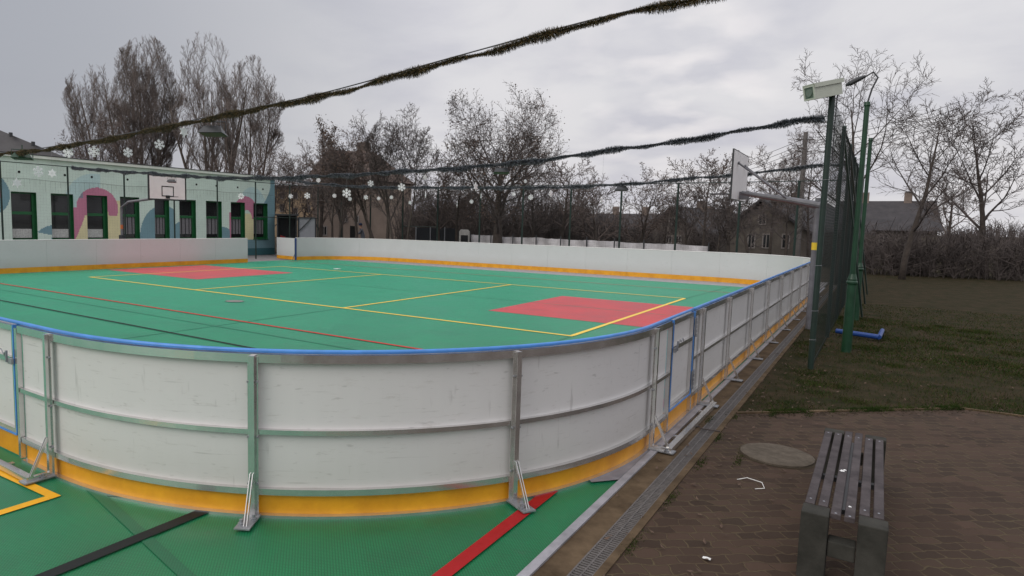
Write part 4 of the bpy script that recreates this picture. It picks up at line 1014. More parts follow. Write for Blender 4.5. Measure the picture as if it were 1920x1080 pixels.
b.add(vs, [(3,2,1,0),(0,1,5,4),(1,2,6,5),(2,3,7,6),(3,0,4,7),(4,5,6,7)]); rf2 = b.build('roof', M['roofbrown'], bh)
b = MB(); c = o+r*((xl+xr)/2+1.2)+d*5; b.box(c.x-.5,c.x+.5,c.y-.4,c.y+.4,zR-.4,zR+1.0); b.build('chimney', M['brick'], rf2)
def windows(root, o, r, d, lst, D, wm='glass', fm='dimframe'):
    for u0, v0, u1, v1 in lst:
        (x0, z1), (x1, z0) = px2(u0, v0, o, r, D), px2(u1, v1, o, r, D)
        b = MB(); t = .09
        for a, c, e_, f in ((x0,x1,z0-t,z0),(x0,x1,z1,z1+t),(x0-t,x0,z0-t,z1+t),(x1,x1+t,z0-t,z1+t),((x0+x1)/2-.03,(x0+x1)/2+.03,z0,z1)):
            prism(b, [(a,e_),(c,e_),(c,f),(a,f)], o-d*.06, r, d, .058)
        wn = b.build('window', M[fm], root)
        b = MB(); prism(b, [(x0,z0),(x1,z0),(x1,z1),(x0,z1)], o-d*.02, r, d, .018); b.build('pane', M[wm], wn)
windows(bh, o, r, d, [(666,406,671,417),(604,425,612,440),(646,405,650,415)], D)
# cream apartment block
D = 85; o, r, d = frame_at(555, D)
ca = empty('apartment_block', o, 'cream and orange apartment block glimpsed between the mural building and the brown house', 'building')
x0, z1 = px2(512,352,o,r,D); x1, _ = px2(598,352,o,r,D)
b = MB(); prism(b, [(x0,0),(x1,0),(x1,z1),(x0,z1)], o, r, d, 10); b.build('wall', M['cream'], ca)
b = MB(); prism(b, [(x0-.3,z1+.01),(x1+.3,z1+.01),(x1+.3,z1+.3),(x0-.3,z1+.3)], o-d*.3, r, d, 10.6); b.build('roof', M['roof'], ca)
windows(ca, o, r, d, [(526,384,532,396),(551,391,557,402),(526,362,532,372),(551,362,557,372),(575,362,581,372),(575,386,581,397)], D)
# houses on the right
def gable_house(label, D, uc, ul, ur, vpeak, veave, ridge_u, wins, yw=None, vr=None, wall='housewall'):
    o, r, d = frame_at(uc, D); root = empty('gabled_house', o, label, 'house')
    xc, zp = px2(uc, vpeak, o, r, D); xl, ze = px2(ul, veave, o, r, D); xr, _ = px2(ur, veave, o, r, D)
    back = (d+r*.55).normalized()
    xe = px2(ridge_u, vpeak, o, r, D)[0]
    dep = max(3., (xe-xc)/back.dot(r))
    b = MB(); prism(b, [(xl,0),(xr,0),(xr,ze-.15),(xc,zp-.2),(xl,ze-.15)], o, r, back, dep); b.build('wall', M[wall], root)
    b = MB(); ov = .5; t = .22
    k = (zp-ze)/(xc-xl)
    xL, zL = xl-ov, ze-ov*k; k2 = (zp-ze)/(xr-xc); xRr, zRr = xr+ov, ze-ov*k2
    prism(b, [(xL,zL),(xc,zp),(xRr,zRr),(xRr,zRr+t),(xc,zp+t),(xL,zL+t)], o-back*.5, r, back, dep+1.)
    rf3 = b.build('roof', M['roof'], root)
    c = o+back*(dep*.5)+r*(xc); b = MB(); b.box(c.x-.35,c.x+.35,c.y-.35,c.y+.35,zp-.3,zp+.9); b.build('chimney', M['brick'], rf3)
    windows(root, o, r, d, wins, D)
    return root
gable_house('grey rendered house with a steep dark gable roof behind the basketball arm', 52, 1432, 1364, 1512, 378, 428, 1560, [(1404,440,1413,464),(1432,440,1441,464),(1468,440,1477,464),(1424,404,1434,420)])
gable_house('beige gabled house left of the basketball backboard with a dark roof', 62, 1262, 1218, 1308, 391, 432, 1372, [(1250,443,1258,455),(1268,443,1276,455),(1256,410,1263,420)])
# long low dark roofed houses
for lab, D, u0, u1, vt, vr_, wins in (('dark roofed low house between the two gabled houses', 66, 1296, 1398, 398, 436, [(1328,446,1336,464),(1354,446,1364,464),(1380,446,1386,464)]),
                          ('low dark roofed house left of the beige gable, seen through the trees', 72, 1112, 1250, 398, 428, [(1140,436,1146,446),(1180,436,1186,446),(1215,436,1221,446)]),
                          ('farthest dark roofed house at the left of the row, hidden by brush', 78, 1020, 1120, 400, 422, [(1050,430,1056,440)]),
                          ('dark roofed house at the right behind the mesh fence', 58, 1560, 1760, 372, 430, [(1600,440,1612,462),(1650,440,1662,462),(1700,440,1712,462)])):
    uc = (u0+u1)/2; o, r, d = frame_at(uc, D); root = empty('low_house', o, lab, 'house')
    x0, zt = px2(u0, vt, o, r, D); x1, _ = px2(u1, vt, o, r, D); ze = px2(uc, vr_, o, r, D)[1]
    b = MB(); prism(b, [(x0,0),(x1,0),(x1,ze),(x0,ze)], o, r, d, 7); b.build('wall', M['housewall'], root)
    b = MB(); vs = [o+r*(x0-.4)-d*.5+Vector((0,0,ze-.1)), o+r*(x1+.4)-d*.5+Vector((0,0,ze-.1)), o+r*(x1+.4)+d*7.5+Vector((0,0,ze-.1)), o+r*(x0-.4)+d*7.5+Vector((0,0,ze-.1)), o+r*(x0+.1)+d*3.5+Vector((0,0,zt)), o+r*(x1-.1)+d*3.5+Vector((0,0,zt))]
    b.add(vs, [(0,1,2,3),(0,1,5,4),(1,2,5),(2,3,4,5),(3,0,4)]); rf4 = b.build('roof', M['roof'], root)
    for f in (.3, .72):
        c = o+r*(x0+(x1-x0)*f)+d*3.5; b = MB(); b.box(c.x-.3,c.x+.3,c.y-.3,c.y+.3,zt-.3,zt+.8); b.build('chimney', M['brick'], rf4)
    windows(root, o, r, d, wins, D)

# dark shed and grey sheet at the open gate
sh = empty('dark_shed', (-20,13.2,0), 'dark open fronted shed just right of the mural building', 'shed')
A, B_ = at(519,450,D=39), at(556,450,D=39); o, r, d = frame_at(537, 39)
x0, zt = px2(519,404,o,r,39); x1, _ = px2(557,404,o,r,39)
b = MB(); prism(b, [(x0,0),(x0+.08,0),(x0+.08,zt),(x0,zt)], o, r, d, 3); prism(b, [(x1-.08,0),(x1,0),(x1,zt),(x1-.08,zt)], o, r, d, 3); prism(b, [(x0+.08,0),(x1-.08,0),(x1-.08,zt),(x0+.08,zt)], o+d*1.2, r, d, 1.79); b.build('wall', M['shed'], sh)
b = MB(); prism(b, [(x0-.1,zt+.005),(x1+.1,zt+.005),(x1+.1,zt+.10),(x0-.1,zt+.10)], o-d*.15, r, d, 3.3); b.build('roof', M['dkgrey'], sh)
b = MB(); prism(b, [(x0+.15,.5),(x0+.55,.5),(x0+.5,1.15),(x0+.2,1.25)], o+d*.5, r, d, .3); tag(b.build('red_box', mat('red_plastic', (.35,.02,.02), .5)), 'small red object inside the dark shed', 'box')
gs = empty('sheet_metal_panel', (-18,14,0), 'pale grey metal panel with a diagonal brace beside the dark shed', 'panel')
o, r, d = frame_at(575, 37.5); x0, zt = px2(559.5,408,o,r,37.5); x1, _ = px2(592,408,o,r,37.5)
b = MB(); prism(b, [(x0,.1),(x1,.1),(x1,zt),(x0,zt)], o, r, d, .05); b.build('sheet', mat('pale_grey_sheet', (.22,.23,.25), .6, var=.1, scale=2), gs)
b = MB(); b.bar(o+r*(x0+.05)-d*.04+Vector((0,0,zt-.75)), o+r*(x1-.25)-d*.04+Vector((0,0,zt-.03)), .05, .05); b.bar(o+r*x0-d*.04+Vector((0,0,zt)), o+r*x1-d*.04+Vector((0,0,zt)), .06, .06); b.bar(o+r*x0-d*.04, o+r*x0-d*.04+Vector((0,0,zt)), .06, .06); b.bar(o+r*x1-d*.04, o+r*x1-d*.04+Vector((0,0,zt)), .06, .06); b.build('frame', M['dkgrey'], gs)

# white tarp fence
tf = empty('tarp_fence', (2,15.8,0), 'low fence covered with crumpled white tarpaulin beyond the far barrier', 'fence')
b = MB(); A = at(884,440,Y=17.0); B_ = at(1330,461,Y=15.4); n = 90; rng = random.Random(8)
rows = []
for i in range(n+1):
    t = i/n; p = A+(B_-A)*t; p.z = 0; zt = A.z+(B_.z-A.z)*t+.015*math.sin(t*23)+rng.uniform(-.012,.012)-.02*abs(math.sin(t*9*PI))
    row = []
    for j in range(7): 
        z = .1+(zt-.1)*j/6; row.append((p.x, p.y+.07*math.sin(i*.9+j*.8)+.05*math.sin(i*.33), z))
    rows.append(row)
for i in range(n):
    for j in range(6): b.quad(rows[i][j], rows[i+1][j], rows[i+1][j+1], rows[i][j+1])
b.build('tarpaulin', M['tarp'], tf, smooth=True)
for i in range(10):
    p = A+(B_-A)*(i/9); b = MB(); b.tube([(p.x,p.y-.15,0),(p.x,p.y-.15,A.z+(B_.z-A.z)*i/9+.15)], .035, 6); b.build('post', M['dkgrey'], tf)
# white trailer and grey gate panels
o, r, d = frame_at(870, 44); vt = empty('small_trailer', o, 'small white box trailer parked at the left end of the tarp fence', 'trailer')
x0, zt = px2(861,431,o,r,44); x1, _ = px2(881,431,o,r,44)
b = MB(); prism(b, [(x0,.45),(x1,.45),(x1,zt-.1),(x1-.1,zt),(x0+.1,zt),(x0,zt-.1)], o, r, d, 2.2); b.build('body', M['trailer'], vt)
b = MB(); prism(b, [(x0+.12,.8),(x1-.12,.8),(x1-.12,zt-.35),(x0+.12,zt-.35)], o-d*.02, r, d, .015); b.build('rear_window', M['glass'], vt)
for xx in (x0+.05, x1-.2):
    b = MB(); c = o+r*xx+d*.9+Vector((0,0,.3)); b.tube([c, c+r*.15], .3, 14); b.build('wheel', M['black'], vt)
o, r, d = frame_at(840, 41); gp_ = empty('corrugated_fence', o, 'grey sheet metal fence section left of the white trailer', 'fence')
x0, zt = px2(780,427,o,r,41); x1, _ = px2(861,432,o,r,41); n = 40
for k0 in range(3):
    b = MB(); xa, xb = x0+(x1-x0)*k0/3+.03, x0+(x1-x0)*(k0+1)/3-.03
    for i in range(n):
        a, c = xa+(xb-xa)*i/n, xa+(xb-xa)*(i+1)/n; f = .04 if i % 2 else 0; g2 = 0 if i % 2 else .04
        b.quad(o+r*a+d*f+Vector((0,0,.05)), o+r*c+d*g2+Vector((0,0,.05)), o+r*c+d*g2+Vector((0,0,zt)), o+r*a+d*f+Vector((0,0,zt)))
    b.build('sheet', M['corr'], gp_)
    b = MB(); b.tube([o+r*(xa-.03), o+r*(xa-.03)+Vector((0,0,zt+.08))], .04, 6); b.build('post', M['galv'], gp_)

# person behind the far barrier, leaning on a black board
def person():
    P = at(681,440,D=40); P.z = .22
    root = empty('person', P, 'person in a grey coat and navy hat leaning forward behind the far barrier', 'person')
    o, r, d = frame_at(681, 40)
    def V(x, y, z): return P+r*x+d*y+Vector((0,0,z))
    J = [(V(0,0,.95),.16),(V(-.03,0,1.15),.17),(V(-.08,0,1.36),.19),(V(-.13,-.01,1.50),.075),(V(-.16,-.02,1.60),.085),(V(-.17,-.02,1.70),.10),(V(-.165,-.02,1.78),.07),
         (V(-.10,-.17,1.42),.085),(V(-.28,-.22,1.22),.06),(V(-.48,-.15,1.25),.045),(V(-.56,-.12,1.27),.035),
         (V(-.08,.19,1.42),.085),(V(-.24,.24,1.20),.06),(V(-.46,.16,1.22),.045),(V(-.54,.12,1.24),.035),
         (V(.0,-.10,.85),.11),(V(-.05,-.12,.48),.075),(V(.03,-.12,.09),.05),(V(-.12,-.13,.03),.04),
         (V(.0,.10,.85),.11),(V(.06,.12,.48),.075),(V(.12,.12,.09),.05),(V(-.03,.13,.03),.04)]
    E_ = [(0,1),(1,2),(2,3),(3,4),(4,5),(5,6),(2,7),(7,8),(8,9),(9,10),(2,11),(11,12),(12,13),(13,14),(0,15),(15,16),(16,17),(17,18),(0,19),(19,20),(20,21),(21,22)]
    me = bpy.data.meshes.new('body'); me.from_pydata([tuple(j[0]-P) for j in J], E_, []); ob = bpy.data.objects.new('body', me); col.objects.link(ob); ob.parent = root
    sk = ob.modifiers.new('skin', 'SKIN'); ob.modifiers.new('sub', 'SUBSURF').levels = 1; ob.modifiers['sub'].render_levels = 1
    for i, (p, r_) in enumerate(J): me.skin_vertices[0].data[i].radius = (r_, r_*.85)
    me.skin_vertices[0].data[0].use_root = True
    m = bpy.data.materials.new('clothed_body'); m.use_nodes = True; nt, N, L, bs = nodes(m)
    tcn = N.new('ShaderNodeTexCoord'); sp = N.new('ShaderNodeSeparateXYZ'); L.new(tcn.outputs['Object'], sp.inputs[0])
    c = mix(N, L, mth(N, L, 'GREATER_THAN', sp.outputs[2], .88), (.02,.025,.04), (.10,.11,.13)); c = mix(N, L, mth(N, L, 'GREATER_THAN', sp.outputs[2], 1.53), c, (.42,.24,.17)); L.new(c, bs.inputs['Base Color']); bs.inputs['Roughness'].default_value = .9
    me.materials.append(m)
    b = MB(); c = V(-.165,-.02,1.745); b.lathe(c-Vector((0,0,.03)), [(.118,0),(.122,.04),(.105,.10),(.06,.15),(.01,.165)], 14); b.build('hat', M['hat'], root, smooth=True)
    b = MB()
    for sg in (-1, 1):
        for k in range(5):
            base = V(-.56 if sg < 0 else -.54, sg*.12, 1.26 if sg < 0 else 1.24); dr_ = (r*(-1)+d*(k-2)*.28+Vector((0,0,-.25-.1*(k == 0)))).normalized()
            b.tube([base, base+dr_*.05, base+dr_*(.085-.006*abs(k-2))+Vector((0,0,-.02))], [.012,.010,.007], 6)
    b.build('fingers', M['skin'], root)
    b = MB(); b.tube([V(-.255,-.02,1.675), V(-.285,-.02,1.66)], [.018,.01], 6); b.build('nose', M['skin'], root)
    # platform and board
    b = MB(); b.obox(P+Vector((0,0,-.11)), r, d, (0,0,1), .8, .5, .10); tag(b.build('pallet', M['wood']), 'low wooden pallet under the person behind the far barrier', 'pallet')
    b = MB(); c0 = V(-.62, 0, .0); zt = ztop(660, 424, 40)
    b.obox(Vector((c0.x, c0.y, zt/2+.01))+r*-.02, (r+Vector((0,0,-.06))), d, Vector((0,0,1))+r*.06*0, .17, .25, zt/2); tag(b.build('black_cabinet', M['black']), 'upright black cabinet in front of the person behind the far barrier', 'cabinet')
person()

# utility pole and wires
D = 44; o = foot(1498, D); zt = ztop(1503, 250, D)
up_ = empty('utility_pole', o, 'tall concrete utility pole with wires behind the basketball arm', 'utility pole')
b = MB(); b.tube([o, o+Vector((0,0,zt))], [.22,.13], 8); b.build('shaft', M['pole'], up_)
b = MB(); rr2 = Vector((rt.x, rt.y, 0)).normalized(); b.bar(o+Vector((0,0,zt-.5))-rr2*.6, o+Vector((0,0,zt-.5))+rr2*.6, .08, .08); b.bar(o+Vector((0,0,zt-1.3))-rr2*.5, o+Vector((0,0,zt-1.3))+rr2*.5, .08, .08); b.build('crossarm', M['pole'], up_)
b = MB()
for k, (u, v) in enumerate(((1240,322),(1235,332),(1230,340),(1225,346))):
    A = o+Vector((0,0,zt-.4-.35*k)); B_ = at(u, v, D=85); b.tube([A+(B_-A)*t/10-Vector((0,0,1.1*math.sin(PI*t/10))) for t in range(11)], .018, 4)
    B2 = at(1800, 190+12*k, D=36); b.tube([A+(B2-A)*t/8-Vector((0,0,.4*math.sin(PI*t/8))) for t in range(9)], .014, 4)
b.build('wire', M['dkgrey'], up_)

# ------------------------------------------------------------------ trees
class Tree:
    def inside(s, q):
        e = s.env
        if not e: return True
        o, H_, R_, c0, hr_ = e; t = (q.z-o.z)/H_; x = (t-c0)/hr_
        if t < .05: return True
        if x < 0: x *= .9
        lim = R_*math.sqrt(max(0., 1-x*x)) if abs(x) < 1 else (R_*.3 if x < 0 else 0)
        return (q-o-Vector((0,0,q.z-o.z))-s.shift*t).length < lim*(1+.10*math.sin(q.x*2.3+q.z*1.7))
    def __init__(s, seed, **k): s.r = random.Random(seed); s.tr = MB(); s.cr = MB(); s.lf = MB(); s.k = k; s.n = 0; s.env = None; s.shift = Vector((0,0,0))
    def grow(s, p, d, L, rad, lev):
        k = s.k; r = s.r; last = lev >= k['levels']
        ns = {0: 7, 1: 6, 2: 4}.get(lev, 2) if not last else 2
        pts, rs = [p.copy()], [rad]; cur = p.copy(); dd = d.copy(); nodes_ = []
        wob = k['wob']*(.5 if lev == 0 else 1)
        for i in range(ns):
            dd = (dd+Vector((r.gauss(0,wob), r.gauss(0,wob), r.gauss(0,wob)))+Vector((0,0,k['trop'][min(lev,len(k['trop'])-1)]))).normalized()
            nx_ = cur+dd*(L/ns)
            if lev > 0 and not s.inside(nx_): break
            cur = nx_; f = (i+1)/ns; pts.append(cur.copy()); rs.append(max(rad*(1-f*(1-k['taper'] if lev < 2 else .75)), k['tw']*.55)); nodes_.append((cur.copy(), dd.copy(), f))
        if len(pts) < 2: return
        ns = len(pts)-1
        tgt = s.tr if lev == 0 else s.cr
        tgt.tube(pts, rs, {0: 8, 1: 5, 2: 4}.get(lev, 3), cap=(lev == 0))
        s.n += 1
        if last:
            if k.get('leaf', 0) and r.random() < k['leaf']:
                for _ in range(k.get('leafn', 2)):
                    c = pts[-1]+Vector((r.gauss(0,.12), r.gauss(0,.12), r.gauss(0,.12))); z = k['leafs']*r.uniform(.6,1.3)
                    a = Vector((r.gauss(0,1), r.gauss(0,1), r.gauss(0,1))).normalized()*z; c2 = a.cross(Vector((r.gauss(0,1), r.gauss(0,1), r.gauss(0,1)))).normalized()*z*.6
                    s.lf.add([c-a, c+c2, c+a, c-c2], [(0,1,2,3)])
            return
        nc = k['kids'][min(lev, len(k['kids'])-1)]; st = k['start'][min(lev, len(k['start'])-1)]
        ga = r.uniform(0, 6)
        for i in range(nc):
            f = st+(1-st)*(i+r.random()*.8)/nc; f = min(f, .999); x = f*ns; j = int(x); t = x-j
            q = pts[j].lerp(pts[min(j+1, ns)], t); dj = (pts[min(j+1, ns)]-pts[j]).normalized()
            ga += 2.4+r.uniform(-.4,.4); an = math.radians(k['ang'][min(lev, len(k['ang'])-1)]*r.uniform(.75,1.25))
            o = dj.orthogonal().normalized(); o2 = dj.cross(o); side = o*math.cos(ga)+o2*math.sin(ga)
            nd = (dj*math.cos(an)+side*math.sin(an)).normalized()
            rr = rs[j]+(rs[min(j+1,ns)]-rs[j])*t
            shape = k.get('shape', 0.35)
            Lc = L*k['ratio'][min(lev, len(k['ratio'])-1)]*r.uniform(.75,1.15)*(1-shape*(f-st)/(1-st+1e-6))
            s.grow(q, nd, Lc, max(rr*k.get('rr', .55), k['tw']), lev+1)
def tree(label, loc, seed, H_, rad, bark='bark', twig='twig', group=None, trunks=1, spread=0., name='bare_tree', cat='tree', lean=(0,0), **kw):
    k = dict(levels=4, wob=.10, trop=[.02,.05,.04,.0], taper=.10, tw=.009, kids=[9,7,6,5], start=[.3,.2,.15], ang=[48,42,40], ratio=[.55,.5,.5], leaf=0, leafs=.04)
    k.update(kw); T = Tree(seed, **k); loc = Vector(loc)
    if k.get('R'): T.env = (loc, H_, k['R'], k.get('c0', .58), k.get('hr', .43)); T.shift = Vector(k.get('sh', (0,0,0)))
    for i in range(trunks):
        a = 2*PI*i/max(trunks,1)+seed; d = Vector((math.cos(a)*spread+lean[0], math.sin(a)*spread+lean[1], 1)).normalized()
        T.grow(loc+Vector((math.cos(a),math.sin(a),0))*(.25 if trunks > 1 else 0)-Vector((0,0,.1)), d, H_*(.70 if trunks == 1 else .80)*T.r.uniform(.85,1.05)*k.get('hs',1), rad*(1 if trunks == 1 else .7), 0)
    # scale so the top is where it should be
    mz = max(v[2] for v in T.cr.v); f = H_/(mz-loc.z)
    for B in (T.tr, T.cr, T.lf): B.v = [(loc.x+(x-loc.x)*f*k.get('sx',1), loc.y+(y-loc.y)*f*k.get('sx',1), loc.z+(z-loc.z)*f) for x, y, z in B.v]
    root = empty(name, loc, label, cat, group)
    T.tr.build('trunk', M[bark], root, smooth=True); T.cr.build('crown', M[twig], root)
    if T.lf.f: T.lf.build('leaves', M['leafbrown'], root)
    return root
POP = dict(trop=[.05,.15,.16,.12,.08], kids=[14,11,8,6], ang=[32,28,28,30], ratio=[.62,.42,.38,.5], start=[.30,.08,.08,.1], wob=.05, tw=.0105, taper=.12, rr=.5, shape=.3, sx=1., c0=.66, hr=.36)
def ptree(label, u, v, D, seed, rad, **kw):
    p = foot(u, D, kw.pop('z0', 0))
    if 'wp' in kw: kw['R'] = kw.pop('wp')*D/F
    if 'su' in kw: kw['sh'] = tuple(Vector((rt.x, rt.y, 0)).normalized()*(kw.pop('su')*D/F))
    return tree(label, p, seed, ztop(u, v, D)-p.z, rad, **kw)
pg = 'tall poplars behind the mural building'
ptree('poplar with upswept bare branches, leftmost behind the mural building', 212, 120, 56, 21, .26, wp=56, su=-28, bark='barkpop', twig='twigpop', group=pg, name='poplar_tree', trunks=4, spread=.30, **POP)
ptree('tallest poplar of the left cluster, fan of bare branches', 270, 72, 55, 22, .30, wp=64, su=10, bark='barkpop', twig='twigpop', group=pg, name='poplar_tree', trunks=5, spread=.22, **POP)
ptree('tall poplar right of the gap, forked just above the roof', 400, 70, 54, 33, .32, wp=62, su=-10, bark='barkpop', twig='twigpop', group=pg, name='poplar_tree', trunks=5, spread=.24, **POP)
ptree('poplar spreading to the right, rightmost of the poplars', 455, 110, 54, 24, .26, wp=62, su=22, bark='barkpop', twig='twigpop', group=pg, name='poplar_tree', trunks=4, spread=.28, **POP)
ptree('lower reddish bare tree under the left poplars', 178, 215, 48, 25, .12, wp=52, c0=.5, hr=.5, kids=[11,8,6,5], tw=.014, leaf=.25, leafs=.042, trunks=2, spread=.2)
ptree('small bare tree between the poplar clusters behind the roof', 385, 300, 46, 26, .10, kids=[9,8,6,5], tw=.012, trunks=3, spread=.35)
ptree('bare bushy tree just right of the poplars', 508, 262, 44, 27, .14, kids=[10,8,6,5], tw=.012, leaf=.2, leafs=.04, trunks=2, spread=.25)
ptree('low bare tree above the end of the mural building', 555, 268, 46, 28, .15, kids=[10,8,6,5], tw=.012, trunks=2, spread=.25)
sl_ = dict(ang=[26,30,34], trop=[.02,.10,.06,.0], kids=[16,7,5,3], ratio=[.34,.45,.5], start=[.15,.2,.15], tw=.011, shape=.6)
ptree('narrow spiky tree with brown leaves left of the brown house roof', 601, 222, 44, 29, .12, leaf=.5, leafs=.042, **sl_)
ptree('second narrow spiky tree in front of the brown roof', 640, 236, 44, 30, .12, leaf=.5, leafs=.042, **sl_)
yt = dict(kids=[10,7,6,5], ang=[36,38,40], trop=[.03,.09,.05,.0], tw=.010, start=[.35,.2,.1])
ptree('forked bare tree in front of the left part of the brown house', 628, 262, 38, 31, .13, trunks=2, spread=.22, bark='bark', twig='twigdark', **yt)
ptree('bare tree in the middle of the brown house front, right of the forked one', 668, 245, 38, 32, .10, leaf=.3, leafs=.04, **yt)
ptree('leaning bare tree before the brown house with a slanting trunk', 712, 232, 38, 34, .12, lean=(-.22,-.1), leaf=.25, leafs=.04, **yt)
ptree('tallest bare tree before the right side of the brown house, fine upward twigs', 752, 192, 36, 35, .12, wp=66, c0=.6, hr=.45, trunks=2, spread=.15, twig='twigdark', **{**yt, 'kids': [12,8,6,5]})
ptree('thin bare tree at the right corner of the brown house', 724, 208, 37, 36, .12, twig='twigdark', **yt)
ptree('small bare tree in the gap between the brown house and the oak', 822, 272, 40, 37, .11, kids=[11,8,6,5], tw=.012)
ptree('slim bare tree close left of the oak', 858, 300, 40, 38, .10, kids=[10,8,6,5], tw=.012)
ptree('large spreading oak with withered brown leaves and a thick trunk', 934, 166, 37, 39, .34, wp=122, c0=.62, hr=.42, bark='bark', twig='twigdark', name='oak_tree', kids=[16,11,8,6], rr=.46, ang=[56,45,42,40], ratio=[.78,.52,.45,.45], start=[.26,.15,.1], trop=[.0,.07,.03,0], tw=.010, wob=.12, leaf=.40, leafs=.045, leafn=2, shape=.2, sx=1.0, taper=.15)
ptree('bare tree right behind the oak', 1052, 290, 44, 40, .14, kids=[11,8,6,5], tw=.013)
ptree('spreading bare tree with low forked limbs right of the oak', 1120, 318, 40, 41, .13, wp=66, c0=.6, hr=.5, kids=[9,8,6,5], ang=[55,42,40], ratio=[.75,.5,.45], start=[.15,.15,.1], trop=[0,.08,.06,0], tw=.012, sx=1.15)
ptree('wide bare tree with drooping twigs left of the beige house', 1200, 306, 42, 42, .13, wp=78, c0=.55, hr=.5, kids=[10,8,6,5], ang=[50,42,40], ratio=[.7,.5,.45], start=[.15,.15,.1], tw=.012, leaf=.12, leafs=.042, sx=1.1)
ptree('bare tree beside the beige gable with pale sky behind it', 1322, 282, 46, 43, .11, kids=[11,8,6,5], tw=.013, leaf=.15, leafs=.04)
ptree('bare tree right behind the basketball backboard', 1372, 318, 36, 44, .12, twig='twigdark', kids=[11,8,6,5], tw=.010)
ptree('slender bare tree in front of the grey gabled house', 1448, 272, 48, 45, .11, kids=[12,8,6,5], tw=.013)
ptree('bare tree right of the utility pole behind the fence', 1520, 215, 50, 46, .12, kids=[12,8,6,5], tw=.013)
ptree('tall bare tree with thin open crown behind the security camera', 1582, 78, 27, 47, .13, wp=100, c0=.68, hr=.36, kids=[10,7,6,5], ang=[46,42,40], ratio=[.66,.5,.5], start=[.35,.15,.1], trop=[0,.06,.02,0], tw=.0075, twig='twigdark', taper=.12, lean=(.05,.05))
ptree('bare tree at the right behind the lamp post', 1700, 130, 30, 48, .13, kids=[10,8,6,5], tw=.009, twig='twigdark')
ptree('bare tree at the far right edge beyond the grass', 1850, 175, 34, 49, .14, kids=[11,8,6,5], tw=.010, twig='twigdark')
ptree('low bare tree between the two right hand trees', 1780, 290, 42, 50, .13, kids=[10,8,6,5], tw=.012)
ptree('young bare tree in front of the low house right of the beige gable', 1408, 352, 34, 51, .09, twig='twigdark', kids=[8,6,6,5], tw=.009)
ptree('scrubby bare tree in front of the beige gable wall', 1292, 352, 40, 61, .10, kids=[11,8,6,5], tw=.010, twig='twigdark')
ptree('low scrubby bare tree in front of the low house between the gables', 1345, 362, 38, 62, .09, kids=[11,8,6,5], tw=.010, twig='twigdark')
ptree('scrubby bare tree at the right half of the grey gabled house', 1478, 330, 40, 63, .10, kids=[11,8,6,5], tw=.010, twig='twigdark')
ptree('thin bare tree just right of the wide drooping tree', 1250, 345, 44, 64, .09, kids=[11,8,6,5], tw=.010)
ptree('bare tree behind the tarp fence close right of the oak', 1000, 300, 42, 65, .10, kids=[11,8,6,5], tw=.010, twig='twigdark')
# dark thicket behind the tarp fence: individual bushes
def thicket(label, u, v, D, seed, wid, n=170):
    p = foot(u, D); h = ztop(u, v, D); rng = random.Random(seed); b = MB(); st = MB()
    for i in range(n):
        a = rng.uniform(0, 2*PI); q = p+Vector((math.cos(a), math.sin(a), 0))*rng.uniform(0,1)**.5*wid*.62
        d = Vector((rng.gauss(0,.22), rng.gauss(0,.22), 1)).normalized(); L_ = h*rng.uniform(.5,1.02); mid = q+d*L_*.5; top = mid+(d+Vector((rng.gauss(0,.2), rng.gauss(0,.2), 0))).normalized()*L_*.5
        (st if i < 10 else b).tube([q, mid, top], [.035 if i < 10 else .018, .015, .006], 3, cap=False)
        for _ in range(12):
            t = rng.random(); s_ = (q.lerp(mid, t*2) if t < .5 else mid.lerp(top, t*2-1)); e_ = s_+Vector((rng.gauss(0,.5), rng.gauss(0,.5), rng.uniform(.1,.9)))*rng.uniform(.4,1.)
            b.tube([s_, e_], [.014,.008], 3, cap=False)
    root = empty('bare_bush', p, label, 'bush', 'dark bushes behind the tarp fence')
    st.build('stems', M['bark'], root); b.build('crown', M['twigdark'], root)
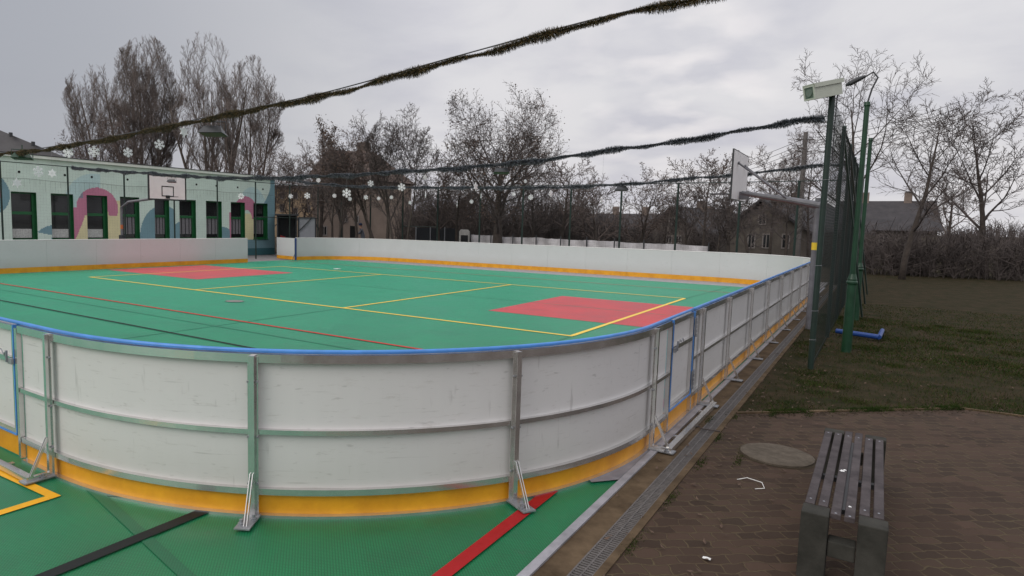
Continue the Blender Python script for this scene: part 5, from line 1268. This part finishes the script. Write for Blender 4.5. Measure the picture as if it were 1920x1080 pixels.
bl = ['leftmost dark bare bush, right next to the brown house','dark bare bush behind the grey sheet fence','dark bare bush left of the white trailer','dark bare bush just behind the white trailer','dense dark bush directly left of the oak trunk','dense dark bush directly right of the oak trunk','dark bush behind the middle of the tarp fence','dark bush behind the tarp fence left of the low forked tree','low dark bush below the spreading bare tree','low dark bush in front of the farthest dark roofed house','low dark bush left of the beige gabled house','low dark brush at the foot of the beige gabled house','low dark brush below the low house between the gables']
for i, (u, v, D, wd) in enumerate(((790,352,52,3.4),(822,362,50,3.2),(846,356,50,3.2),(872,350,50,3.4),(902,346,48,3.4),(966,346,48,3.6),(1008,352,50,3.6),(1046,350,50,3.4),(1086,368,52,3.2),(1128,398,54,3.),(1172,402,54,3.),(1216,410,56,2.8),(1318,424,50,2.2))):
    thicket(bl[i], u, v, D, 100+i, wd, 190 if i < 9 else 110)
# bushes to the right, beyond the grass
for i, (lab, u, v, D, wd) in enumerate((('bare hedge bush at the right behind the blue goal frame', 1660, 425, 34, 3.), ('bare hedge bush in the middle of the right hand hedge', 1760, 425, 33, 3.), ('bare hedge bush at the far right end of the hedge', 1870, 430, 32, 3.), ('bare hedge bush behind the lamp post', 1590, 420, 40, 3.))):
    thicket(lab, u, v, D, 140+i, wd, 120)
# distant tree belt on the horizon: uncountable
b = MB(); rng = random.Random(77)
for i in range(3600):
    u = rng.uniform(-250, 2150); D = rng.uniform(115, 160); p = foot(u, D); h = (5.6 if 760 < u < 1110 else 3.4)+.8*math.sin(u*.011)+.7*math.sin(u*.037+1)+rng.uniform(-2,.6)
    q = p+Vector((0,0,0)); t = p+Vector((rng.gauss(0,.5), rng.gauss(0,.5), max(2.,h))); b.tube([q, t], [.09,.03], 3, cap=False)
    for _ in range(3):
        f = rng.uniform(.3,.95); s_ = q.lerp(t, f); b.tube([s_, s_+Vector((rng.gauss(0,1.1), rng.gauss(0,1.1), rng.uniform(.3,1.6)))], [.04,.02], 3, cap=False)
tag(b.build('distant_woods', M['twigdark']), 'distant belt of bare trees on the horizon', 'woods', kind='stuff')
